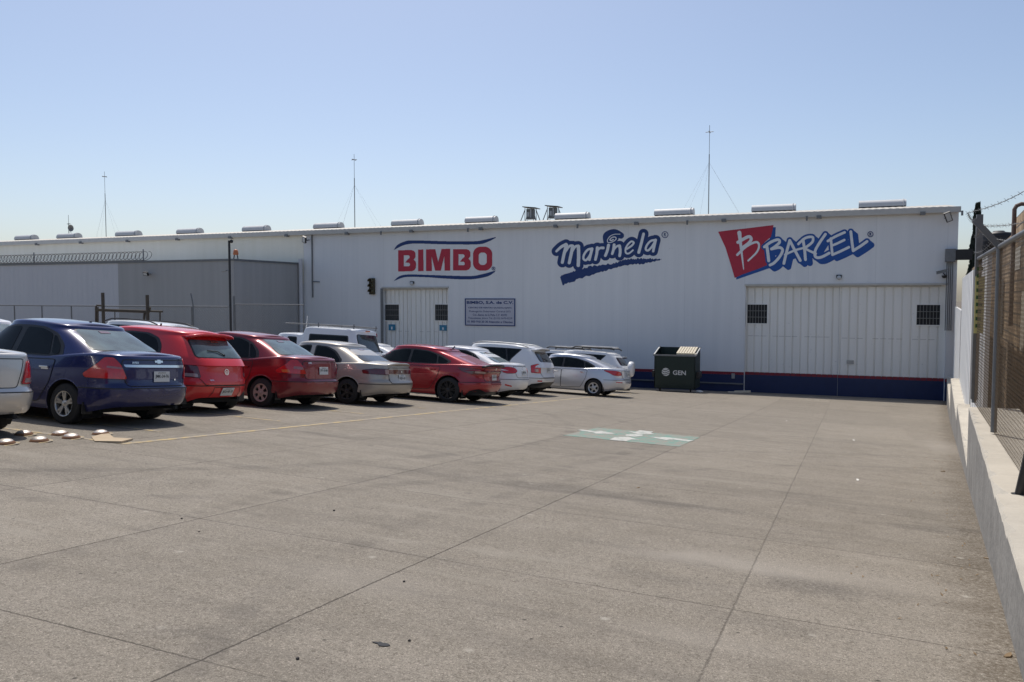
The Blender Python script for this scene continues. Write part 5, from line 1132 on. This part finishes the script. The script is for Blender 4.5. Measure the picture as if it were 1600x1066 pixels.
P_ = dict(blue=carpaint('deep_blue_paint', (.003, .009, .085), .12, .25, .25), dred=carpaint('dark_red_paint', (.21, .009, .018), .3, .3, .4), red=carpaint('bright_red_paint', (.68, .018, .022), .0, .3, .3),
          sred=carpaint('candy_red_paint', (.33, .006, .016), .3, .26, .2), beige=carpaint('beige_silver_paint', (.43, .39, .335), .4, .4, .5), silver=carpaint('silver_paint', (.60, .61, .64), .6, .3, .25), white=carpaint('white_car_paint', (.76, .77, .78), 0, .35, .3), pearl=carpaint('pale_silver_paint', (.52, .51, .49), .5, .33, .4))
GR = 'cars parked in the front row'
# 1 silver sedan cut by the left edge
build_car(mk_spec(sedan, paint=P_['pearl'], lid=[(-.38,.62),(.38,.62),(.44,.80),(.50,.97),(-.50,.97),(-.44,.80)], lamps=[([(.45,.665),(.50,.80),(.57,.94),(.78,.955),(.90,.88),(.89,.71),(.70,.665)],'lamp_red',.03,[([(.49,.68),(.51,.735),(.72,.74),(.72,.68)],'lamp_clear')])], badges=[(0,.88,'dot',.03)], plate=(0,.74,'JHN-61-02'), rim='cap'),
    'parked_car', 'pale silver sedan cut off by the left edge of the photo', 'car', (-10.25, 5.55), GR)
# 2 blue sedan
build_car(mk_spec(sedan, paint=P_['blue'], rim='spoke', chromehandle=True, strip=([(-.55,.868),(.55,.868),(.57,.905),(-.57,.905)],'chrome'), plate=(-.06,.735,'JMK-24-76'), badges=[(-.02,.955,'bowtie',.075),(.40,.935,'AVEO',.03),(-.32,.69,'dot',.012)], antenna=(.55,.02,0)),
    'parked_car', 'deep blue sedan with a chrome strip across its boot and silver alloy wheels', 'car', (-10.36, 8.22), GR)
# 4 dark red sedan
build_car(mk_spec(sedan, paint=P_['dred'], rim='beige', lid=[(-.52,.62),(.52,.62),(.60,.80),(.58,.975),(-.58,.975),(-.60,.80)], lamps=[([(.53,.72),(.60,.90),(.68,1.0),(.80,1.0),(.92,.90),(1.16,.77),(1.12,.72)],'lamp_red',.03,[([(.57,.80),(.60,.86),(.76,.87),(.78,.82)],'lamp_band'),([(.84,.74),(.86,.80),(1.02,.79),(1.0,.74)],'lamp_amber')])], badges=[(.42,.945,'AVEO',.028)], plate=(0,.79,'JFY-10-84')),
    'parked_car', 'dark red sedan with dusty beige hubcaps', 'car', (-10.92, 13.12), GR)
# 3 red hatchback
hatch = dict(W=1.66, r=.29, wb=2.46, rimr=.18, nr=4.2, cnr=4.0,
    deck=[(-.80,.95),(-.5,.95),(.5,.93),(1.5,.92),(2.35,.94),(2.85,.86),(3.25,.66)], xr=[(0,-.58),(.15,-.66),(.40,-.685),(.50,-.67),(.56,-.64),(1,-.60)], xf=[(0,3.12),(.2,3.2),(.5,3.21),(.8,3.15),(1,3.05)],
    roof=[(-1.2,1.34),(-.4,1.40),(.3,1.45),(1.0,1.475),(1.5,1.46),(1.9,1.41),(2.6,1.15),(3.2,.95)], back=[(-.68,.86),(-.60,.97),(-.44,1.14),(-.28,1.28),(-.16,1.35)], screen=[(2.60,.86),(1.62,1.43)],
    frames=[[(1.12,.955),(2.2,.965),(2.1,1.06),(1.62,1.32),(1.35,1.385),(1.0,1.395),(.6,1.38),(.34,1.30),(.22,1.16),(.2,.985)]],
    glass=[[(1.20,.98),(2.1,.985),(2.04,1.05),(1.58,1.30),(1.32,1.36),(1.16,1.365)],[(.28,.995),(1.12,.98),(1.08,1.365),(.66,1.355),(.40,1.28),(.29,1.14)]],
    rearglass=[(-.60,.99),(.60,.99),(.52,1.30),(-.52,1.30)], frontglass=[(-.66,.99),(.66,.99),(.52,1.39),(-.52,1.39)],
    doors=[[(.52,.30),(.36,.52),(.30,.62),(.24,.90),(1.15,.89),(1.15,.28)],[(1.165,.28),(1.165,.89),(2.18,.89),(2.22,.40),(2.12,.28)]], hx=[.42,1.38], hz=.79,
    bumper=(.50,.24), lid=[(-.50,.515),(.50,.515),(.64,.70),(.62,.90),(-.62,.90),(-.64,.70)], lamps=[([(.56,.64),(.60,.84),(.80,.86),(.98,.80),(.98,.66)],'lamp_dark',.03,[([(.60,.655),(.61,.71),(.84,.715),(.84,.66)],'lamp_clear')])],
    plate=(0,.40,'JKU-45-10'), badges=[(0,.745,'ring',.055),(.38,.60,'GOL',.025)], spoiler=(-.36,1.425,.30,.52,'paint'), antenna=(1.0,.05,-.02), wiper=1.03, rim='cap', lines=[[(-.36,.30),(-.32,.48),(.32,.48),(.36,.30)]])
build_car(mk_spec(hatch, paint=P_['red']), 'parked_car', 'bright red hatchback between the blue and the dark red sedans', 'car', (-10.97, 10.65), GR)
# 5 beige-silver sedan
nis = mk_spec(sedan, W=1.69, paint=P_['beige'], rim='dark', r=.29, nr=4.6, chromehandle=False, blackhandle=True,
    deck=[(-1.1,.90),(-.9,.945),(-.55,.97),(-.2,.965),(.5,.93),(1.5,.90),(2.35,.92),(2.9,.83),(3.40,.64)], xr=[(0,-.92),(.1,-.98),(.38,-1.005),(.45,-1.0),(.50,-.95),(1,-.90)],
    roof=[(-1.2,1.10),(-.2,1.27),(.3,1.345),(1.0,1.385),(1.5,1.37),(1.9,1.31),(2.6,1.1),(3.2,.95)], back=[(-.74,.82),(-.48,.94),(-.15,1.09),(.20,1.25),(.40,1.315)], screen=[(2.62,.82),(1.62,1.35)], cz=.82,
    frames=[[(1.16,.93),(2.2,.94),(2.1,1.0),(1.62,1.25),(1.35,1.30),(1.14,1.31)],[(1.02,.93),(1.04,1.31),(.7,1.29),(.45,1.20),(.22,1.0),(.24,.935)]],
    glass=[[(1.2,.95),(2.1,.955),(2.04,1.0),(1.58,1.22),(1.32,1.28),(1.17,1.285)],[(.30,.955),(1.0,.95),(1.0,1.285),(.72,1.265),(.48,1.17),(.29,1.0)]],
    rearglass=[(-.62,.995),(.62,.995),(.47,1.285),(-.47,1.285)], frontglass=[(-.66,.95),(.66,.95),(.52,1.30),(-.52,1.30)], rgmat='dark_rear_glass', hz=.82,
    doors=[[(.52,.30),(.36,.52),(.30,.62),(.28,.885),(1.10,.875),(1.10,.28)],[(1.115,.28),(1.115,.875),(2.18,.87),(2.22,.40),(2.12,.28)]], hx=[.44,1.33],
    bumper=(.50,.24), lid=[(-.50,.53),(.50,.53),(.50,.88),(-.50,.88)], lamps=[([(.50,.72),(.50,.85),(.80,.85),(1.12,.80),(1.10,.73)],'lamp_dark',.02,[([(.50,.73),(.50,.84),(.59,.84),(.59,.73)],'lamp_clear')])], strip=([(-.50,.745),(.50,.745),(.50,.84),(-.50,.84)],'lamp_dark'), badges=[(0,.79,'dot',.02)], plate=(0,.645,'HZB-71-30'), spoiler=(-.93,1.0,.2,.5,'paint'))
build_car(nis, 'parked_car', 'beige silver older sedan with black wheels between the two dark red cars', 'car', (-10.54, 15.60), GR)
# 6 red fastback
fast = mk_spec(sedan, W=1.78, wb=2.65, r=.33, rimr=.24, paint=P_['sred'], rim='black', nr=4.4,
    deck=[(-1.1,.98),(-.9,1.01),(-.55,1.02),(-.2,1.01),(.5,.98),(1.5,.95),(2.5,.96),(3.05,.87),(3.6,.68)], xr=[(0,-.84),(.1,-.93),(.34,-.97),(.45,-.93),(.62,-.90),(.88,-.93),(1,-.96)], xf=[(0,3.5),(.2,3.6),(.5,3.61),(.8,3.52),(1,3.4)],
    roof=[(-1.2,1.06),(-.5,1.19),(.1,1.33),(.6,1.405),(1.1,1.435),(1.6,1.42),(2.1,1.35),(2.8,1.12),(3.4,.95)], back=[(-.98,.86),(-.72,1.0),(-.4,1.10),(0,1.23),(.32,1.31)], screen=[(2.95,.86),(1.85,1.38)],
    frames=[[(1.2,.975),(2.45,.98),(2.3,1.06),(1.85,1.27),(1.5,1.34),(1.1,1.355),(.7,1.32),(.3,1.22),(-.02,1.07),(.12,.99)]],
    glass=[[(1.26,1.0),(2.32,1.0),(2.2,1.06),(1.8,1.25),(1.46,1.315),(1.24,1.325)],[(.40,1.005),(1.18,1.0),(1.17,1.325),(.72,1.295),(.44,1.22)],[(.14,1.02),(.36,1.01),(.40,1.2),(.28,1.16),(.08,1.07)]],
    rearglass=[(-.60,1.05),(.60,1.05),(.48,1.28),(-.48,1.28)], frontglass=[(-.70,1.0),(.70,1.0),(.54,1.34),(-.54,1.34)], rgmat='dark_rear_glass',
    doors=[[(.54,.32),(.42,.50),(.34,.64),(.26,.92),(1.28,.91),(1.28,.28)],[(1.295,.28),(1.295,.91),(2.38,.91),(2.40,.40),(2.3,.28)]], hx=[.48,1.5], hz=.84,
    bumper=(.56,.24), bumper_wrap=1.25, lid=[(-.50,.60),(.50,.60),(.56,.78),(.56,.95),(-.56,.95),(-.56,.78)], lamps=[([(.42,.80),(.46,.88),(.80,.915),(1.28,.93),(1.15,.85),(.88,.78)],'lamp_dark',.03,[([(.50,.81),(.52,.85),(.80,.86),(.80,.81)],'lamp_clear')])],
    strip=([(-.42,.82),(.42,.82),(.42,.865),(-.42,.865)],'lamp_dark'), valance=[(-.95,.235),(.95,.235),(.95,.34),(.7,.40),(.4,.33),(-.4,.33),(-.7,.40),(-.95,.34)], plate=(0,.70,'JPS-58-13'), badges=[(0,.93,'dot',.03)], spoiler=(-1.02,1.055,.24,.62,'trim'), antenna=(.35,.06,-.06), refl=None)
build_car(fast, 'parked_car', 'candy red fastback sedan with black multi-spoke wheels and a black diffuser', 'car', (-9.56, 18.75), GR)
# 7 white sedan with oval lamps
ws = mk_spec(sedan, W=1.75, wb=2.6, r=.31, paint=P_['white'], nr=3.8, rim='cap', deck=[(-1.1,1.02),(-.9,1.05),(-.55,1.055),(-.2,1.04),(.5,.98),(1.5,.94),(2.45,.95),(3.0,.86),(3.5,.66)], xf=[(0,3.4),(.2,3.48),(.5,3.5),(.8,3.42),(1,3.3)],
    xr=[(0,-.86),(.1,-.94),(.36,-.99),(.5,-.96),(.75,-.92),(1,-.84)], lamps=[([(.40,.86),(.46,.93),(.64,.965),(.86,.955),(1.02,.89),(.95,.82),(.76,.775),(.52,.79)],'lamp_red',.06)], lid=[(-.46,.66),(.46,.66),(.50,.80),(.52,.99),(-.52,.99),(-.50,.80)], bumper=(.60,.26), refl=[(.62,.39),(.64,.43),(.86,.47),(.84,.42)],
    badges=[(0,.98,'dot',.025)], plate=(0,.80,'JNB-33-91'), strip=None, back=[(-.82,.86),(-.58,.98),(-.2,1.13),(.22,1.30),(.42,1.37)])
build_car(ws, 'parked_car', 'white sedan with round red oval tail lamps beside the candy red fastback', 'car', (-9.85, 21.6), GR)
# 8 white SUV
suv = mk_spec(sedan, W=1.80, wb=2.63, r=.345, rimr=.22, paint=P_['white'], rim='black', nr=6, cnr=5.5, gap=.06, zb=.27,
    deck=[(-.95,1.08),(-.6,1.08),(.5,1.05),(1.5,1.03),(2.5,1.04),(3.0,1.0),(3.5,.82)], xr=[(0,-.72),(.12,-.83),(.36,-.86),(.46,-.84),(.5,-.80),(1,-.78)], xf=[(0,3.45),(.2,3.52),(.5,3.53),(.8,3.48),(1,3.4)],
    roof=[(-1.2,1.53),(-.4,1.60),(.3,1.64),(1.0,1.655),(1.6,1.64),(2.0,1.58),(2.7,1.3),(3.3,1.05)], back=[(-.86,.95),(-.78,1.10),(-.62,1.32),(-.5,1.48),(-.42,1.54)], screen=[(2.75,.95),(1.85,1.60)], cz=.95, cw=[(0,.95),(.25,.93),(1,.80)],
    frames=[[(1.2,1.07),(2.35,1.08),(2.25,1.16),(1.8,1.46),(1.5,1.53),(1.15,1.54),(.5,1.54),(-.1,1.53),(.22,1.20),(.3,1.07)]],
    glass=[[(1.28,1.095),(2.24,1.095),(2.16,1.16),(1.76,1.44),(1.48,1.505),(1.24,1.51)],[(.40,1.095),(1.2,1.095),(1.16,1.51),(.5,1.51)],[(.34,1.10),(.44,1.51),(-.02,1.50),(.26,1.20)]],
    rearglass=[(-.58,1.13),(.58,1.13),(.56,1.46),(-.56,1.46)], frontglass=[(-.70,1.08),(.70,1.08),(.58,1.54),(-.58,1.54)], rgmat='dark_rear_glass',
    doors=[[(.56,.36),(.44,.52),(.38,.66),(.34,1.01),(1.22,1.0),(1.22,.34)],[(1.235,.34),(1.235,1.0),(2.34,1.0),(2.36,.5),(2.24,.34)]], hx=[.48,1.45], hz=.92,
    bumper=(.60,.29), lid=[(-.56,.62),(.56,.62),(.62,.80),(.60,1.03),(-.60,1.03),(-.62,.80)], lamps=[([(.62,.76),(.64,1.04),(.74,1.07),(.96,1.0),(.96,.77)],'lamp_red',.02,[([(.72,.80),(.72,.90),(.84,.90),(.84,.80)],'lamp_clear')])], refl=[(.60,.49),(.60,.53),(.78,.53),(.78,.49)], wiper=1.17,
    valance=[(-1.0,.28),(1.0,.28),(.98,.40),(.55,.47),(-.55,.47),(-.98,.40)], plate=(-.02,.86,'JJC-90-17'), badges=[], rails=(-.3,1.75,.03), railmat='galv', mz=1.12, spoiler=(-.66,1.60,.28,.62,'paint'), strip=([(-.30,.965),(.30,.965),(.30,.995),(-.30,.995)],'chrome'))
build_car(suv, 'parked_suv', 'white SUV with square tail lamps and silver roof rails beside the silver sedan', 'SUV', (-10.07, 24.7), GR)
# 9 silver sedan
acc = mk_spec(fast, W=1.70, wb=2.57, r=.30, rimr=.195, paint=P_['silver'], rim='cap', spoiler=None, strip=None, valance=None, antenna=None, chromehandle=True, xf=[(0,3.38),(.2,3.46),(.5,3.47),(.8,3.4),(1,3.28)],
    deck=[(-1.25,.98),(-1.0,1.01),(-.55,1.03),(-.2,1.02),(.5,.98),(1.5,.94),(2.5,.95),(3.0,.86),(3.5,.66)], xr=[(0,-.97),(.1,-1.05),(.36,-1.09),(.46,-1.07),(.6,-1.03),(1,-1.0)], roof=[(-1.2,1.06),(-.5,1.19),(.1,1.35),(.6,1.425),(1.1,1.455),(1.6,1.44),(2.1,1.35),(2.8,1.12),(3.4,.95)], back=[(-.92,.86),(-.68,1.0),(-.38,1.11),(0,1.25),(.32,1.34)],
    lamps=[([(.56,.80),(.60,.92),(.80,.95),(1.20,.955),(1.16,.92),(1.0,.86),(.88,.79),(.72,.775)],'lamp_red',.03)], refl=[(.60,.53),(.60,.555),(.84,.56),(.84,.535)], bumper=(.62,.24), badges=[(0,.96,'dot',.03)], plate=(-.05,.82,'JGR-20-66'), lid=[(-.50,.66),(.50,.66),(.54,.80),(.56,.96),(-.56,.96),(-.54,.80)],
    doors=[[(.50,.30),(.40,.48),(.32,.62),(.26,.92),(1.24,.91),(1.24,.26)],[(1.255,.26),(1.255,.91),(2.32,.91),(2.34,.40),(2.24,.26)]], hx=[.44,1.46])
build_car(acc, 'parked_car', 'silver sedan with five-hole hubcaps parked nearest the dumpster', 'car', (-8.36, 27.9), GR)
# 10 small white SUV with a spare wheel on the tailgate
def spare(t, B, Cb, W_, paint):
    mb = MB(); c = (-1.0, -.06, 1.0); mb.lathe([(.001, -.11), (.25, -.105), (.31, -.08), (.33, -.02), (.33, .06), (.30, .10), (.001, .11)], c, 'x', 30); mb.build('spare_wheel_cover', paint, t)
def rackx(t, B, Cb, W_, paint):
    mb = MB()
    for x in (0, .5, 1.0): mb.tube([(x, -.62, 1.80), (x, .62, 1.80)], .022, 5)
    mb.tube([(-.4, -.6, 1.76), (-.3, -.62, 1.83), (1.3, -.62, 1.83), (1.45, -.6, 1.76)], .03, 6); mb.tube([(-.4, .6, 1.76), (-.3, .62, 1.83), (1.3, .62, 1.83), (1.45, .6, 1.76)], .03, 6); mb.build('roof_rack', M['dark'], t)
    mb = MB(); mb.obox((.5, -.3, 1.875), (.80, 0, 0), (0, .16, 0), (0, 0, .03)); bevel(mb.build('roof_board', M['litter'], t), .02)
def ex10(*a): spare(*a); rackx(*a)
build_car(mk_spec(suv, extra=ex10, rails=None, lamps=[([(.66,.98),(.68,1.04),(.80,1.06),(.98,1.02),(.96,.97)],'lamp_red',.02)], plate=(-.45,.60,'JLB-47-52'), refl=None, spoiler=None), 'parked_suv', 'small white SUV with a covered spare wheel on its tailgate behind the silver sedan', 'SUV', (-9.42, 32.6), 'cars parked in the back rows')
# ---- back row, seen over the roofs
GB = 'cars parked in the back rows'
def wl_for(px, py, Y): p = onY(px, py, Y); return (p.x, Y)
pick = mk_spec(suv, W=1.75, wb=3.0, paint=P_['white'], rails=None, spoiler=None, lamps=[([(.66,.70),(.66,1.0),(.82,1.0),(.82,.70)],'lamp_red',.02)],
    deck=[(-1.15,1.10),(-.6,1.10),(.5,1.09),(1.5,1.05),(2.8,1.05),(3.3,1.0),(3.8,.82)], xr=[(0,-.98),(.2,-1.06),(1,-1.04)], xf=[(0,3.75),(.2,3.82),(.5,3.83),(.8,3.78),(1,3.7)], nr=10, cnr=9,
    roof=[(-1.5,1.80),(-.4,1.83),(.3,1.84),(.98,1.83),(1.15,1.60),(1.5,1.60),(2.0,1.60),(2.3,1.55),(3.0,1.3),(3.6,1.05)], back=[(-1.12,.95),(-1.06,1.08),(-.9,1.45),(-.82,1.72)], screen=[(3.1,.95),(2.3,1.56)], rearglass=[(-.60,1.14),(.60,1.14),(.56,1.68),(-.56,1.68)],
    cw=[(0,.95),(.25,.94),(1,.86)], frames=[[(-.68,1.22),(.85,1.22),(.85,1.62),(-.62,1.62)],[(1.30,1.12),(1.75,1.12),(1.72,1.50),(1.34,1.50)],[(1.9,1.12),(2.7,1.12),(2.3,1.48),(1.9,1.50)]], glass=[[(-.62,1.26),(.80,1.26),(.80,1.58),(-.58,1.58)],[(1.36,1.16),(1.7,1.16),(1.68,1.46),(1.38,1.46)],[(1.94,1.15),(2.6,1.15),(2.25,1.44),(1.94,1.46)]],
    doors=[[(1.78,.40),(1.78,1.02),(2.75,1.02),(2.65,.5),(2.55,.40)]], hx=[1.95], refl=None, valance=None, plate=(0,.62,'JT-58-204'), badges=[(0,1.0,'dot',.03)], strip=None)
def pkx(t, B, Cb, W_, paint):
    mb = MB()
    for y in (-.66, .66): mb.tube([(-.8, y, 1.93), (1.9, y, 1.93)], .018, 5)
    for x in (-.75, .6): mb.tube([(x, -.66, 1.93), (x, .66, 1.93)], .018, 5)
    for x in (-.75, .6):
        for y in (-.66, .66): mb.tube([(x, y, 1.84), (x, y, 1.99)], .02, 5)
    mb.build('roof_rack', M['galv_d'], t); mb = MB(); mb.obox((-.86, .0, 1.80), (.01, 0, 0), (0, .12, 0), (0, 0, .018)); mb.build('brake_light', M['lamp_amber'], t)
    mb = MB(); mb.tube([(1.18, W_*.6, 1.55), (1.16, W_*.6, 2.2)], .015, 5); mb.build('antenna', M['litter'], t)
pick['extra'] = pkx
build_car(pick, 'pickup_truck', 'white pickup with a white camper shell and dark side window behind the beige sedan', 'pickup truck', (-15.3, 21.6), GB)
build_car(mk_spec(sedan, paint=P_['white'], antenna=(.5,.30,-.30)), 'parked_car', 'white car showing only its roof and slanted aerial at the far left', 'car', (-15.45, 10.0), GB)
build_car(mk_spec(suv, paint=P_['white'], railmat='dark', rails=(-.3,1.75,.02)), 'parked_suv', 'white SUV with black roof rails showing just above the blue sedan roof', 'SUV', (-18.5, 17.2), GB)
build_car(mk_spec(acc, paint=P_['pearl'], antenna=(.5,.05,-.05)), 'parked_car', 'pale silver car whose roof just shows behind the bright red hatchback', 'car', (-19.2, 20.2), GB)
build_car(mk_spec(acc, paint=P_['white']), 'parked_car', 'white car whose roof just shows beside the small gate behind the candy red fastback', 'car', (-19.4, 31.5), GB)
build_car(mk_spec(suv, paint=P_['white'], extra=rackx, rails=None), 'parked_suv', 'white SUV with black roof bars behind the silver sedan roof', 'SUV', (-11.6, 35.4), GB)
build_car(mk_spec(suv, paint=P_['white'], railmat='dark'), 'parked_suv', 'white SUV showing its roof behind the tail of the white SUV with silver roof rails', 'SUV', (-10.75, 33.6+4.4), GB)

# ================================================================== SMALL THINGS ON THE YARD
dmesh = None
names = ['leftmost', 'second from the left', 'third from the left', 'fourth from the left', 'fifth from the left']
spots = [((8, 696), 'shaded dull metal road dome under the silver sedan at the far left'), ((37, 682), 'metal road dome farthest back of the pair before the silver sedan'), ((61, 692), 'metal road dome nearest the camera at the left'),
         ((94, 682), 'metal road dome half behind another in the middle of the row'), ((111, 687), 'metal road dome in front of the middle pair'), ((157, 681), 'metal road dome beside the flattened cardboard')]
for (px, py), lab in spots:
    q = gpt(px, py-2); t = thing('road_dome', lab, 'road stud', q, 'metal road domes by the parked cars')
    if dmesh is None:
        mb = MB(); mb.lathe([(.086, .036), (.075, .048), (.045, .060), (.001, .064)], n=28); d = mb.build('dome', M['dome'], t); mb = MB(); mb.lathe([(.110, .0), (.106, .014), (.097, .022), (.087, .0355), (.084, .036)], n=28); e = mb.build('flange', M['rust'], t); mb = MB(); mb.lathe([(.001, .0045), (.15, .004)], n=20); k = mb.build('glue_patch', M['yellow'], t); dmesh = (d.data, e.data, k.data)
    else:
        for nm, me in zip(('dome', 'flange', 'glue_patch'), dmesh): c = bpy.data.objects.new(nm, me); COL.objects.link(c); c.parent = t
q = gpt(176, 687); t = thing('cardboard_sheet', 'flattened torn cardboard sheet lying on the concrete by the parking line', 'cardboard', q); mb = MB()
P = [(143, 684), (158, 681), (170, 681), (178, 685), (208, 688), (190, 693.5), (148, 690.5)]
mb.add([gpt(x, y)-q+Vector((0, 0, .012+.02*((i*7) % 3)/2)) for i, (x, y) in enumerate(P)]+[gpt(x, y)-q+Vector((0, 0, .005)) for x, y in P], [tuple(range(7)), tuple(range(13, 6, -1))]+[(i, (i+1) % 7, 7+(i+1) % 7, 7+i) for i in range(7)]); mb.build('sheet', M['card'], t)
# chipped pit in the concrete
q = gpt(597, 1007); t = thing('pothole', 'small dark broken pit in the concrete near the bottom of the photo', 'pothole', q); mb = MB(); random.seed(9)
pp = [(q.x+random.uniform(.55, 1.3)*.05*math.cos(a*.5236), q.y+random.uniform(.4, 1.4)*.022*math.sin(a*.5236)) for a in range(12)]; patch(mb, lambda u, v, off: on_ground(u, v, off)-q, pp, .004, .05, base=.001); mb.build('pit', M['hole'], t)
random.seed(21)
def scatter(name, lab, cat, pts, mat, sz, flat=.35, group=None, elong=1.0):
    for i, (px, py) in enumerate(pts):
        q = gpt(px, py); o_ = MB(); n = 6; a0 = random.uniform(0, 6.28); s_ = sz*random.uniform(.7, 1.3)
        top = [(s_*elong*random.uniform(.5, .9)*math.cos(a0+1.047*k), s_*random.uniform(.5, .9)*math.sin(a0+1.047*k), s_*flat) for k in range(n)]; bot = [(x*1.15, y*1.15, .0) for x, y, z in top]
        o_.add(top+bot, [tuple(range(n))]+[(k, (k+1) % n, n+(k+1) % n, n+k) for k in range(n)]); ob = o_.build(name, mat); ob.location = q; ob.rotation_euler = (0, 0, random.uniform(0, 6.28)); tag(ob, lab[i] if isinstance(lab, list) else lab, cat, group)
scatter('paper_scrap', ['white paper scrap on the concrete right of the green square', 'small folded paper scrap on the concrete in front of the big gate', 'thin pale paper strip right of the slab joint'], 'litter', [(1334, 688), (1229, 658), (1340, 750)], M['litter'], .02, .25, elong=3.2)
scatter('dark_pebble', ['dark pebble lying right on the slab joint at the left', 'round dark pebble just below the joint at the left', 'dark pebble right of the broken pit', 'dark pebble left of the broken pit', 'tiny dark pebble beside the long diagonal joint', 'tiny dark pebble in the middle of the yard'], 'pebble', [(284, 811), (311, 831.5), (640, 1002), (465, 1030.5), (631, 909.5), (522, 798.5)], M['pebble'], .011, .7, 'dark pebbles scattered on the yard')
lp = []
for k in range(60):
    Y = random.uniform(3.3, 30)**1.0; off = -abs(random.gauss(0, .28))-.03; p = Vector((wallX(Y, off), Y, gz(wallX(Y, off), Y))); lp.append(p)
mb = MB(); g0 = Vector((wallX(10), 10, gz(wallX(10), 10)))
for p in lp*3:
    p = p+Vector((random.uniform(-.12, .05), random.uniform(-.3, .3), 0)); p.x = min(p.x, wallX(p.y)-.02); p.z = gz(p.x, p.y)+.006
    a = random.uniform(0, 3.14); e = Vector((math.cos(a), math.sin(a), random.uniform(0, .4)))*random.uniform(.008, .022); f_ = Vector((-math.sin(a), math.cos(a), random.uniform(0, .3)))*random.uniform(.003, .008); mb.add([p-e, p+f_, p+e, p-f_], [(0, 1, 2, 3)])
tag(mb.build('dry_leaves', M['leaf']), 'dry leaves and twigs blown along the foot of the low plaster wall', 'leaf litter', kind='stuff')
scatter('stick', ['brown stick lying near the low wall in the middle distance', 'dark twig on the concrete below the green square', 'pale stick close to the low wall in front', 'short pale stick by the foot of the low wall'], 'stick', [(1474, 737), (997, 762.5), (1541, 873), (1575, 1026)], M['leaf'], .016, .5, elong=3.2)
bpy.context.view_layer.update()
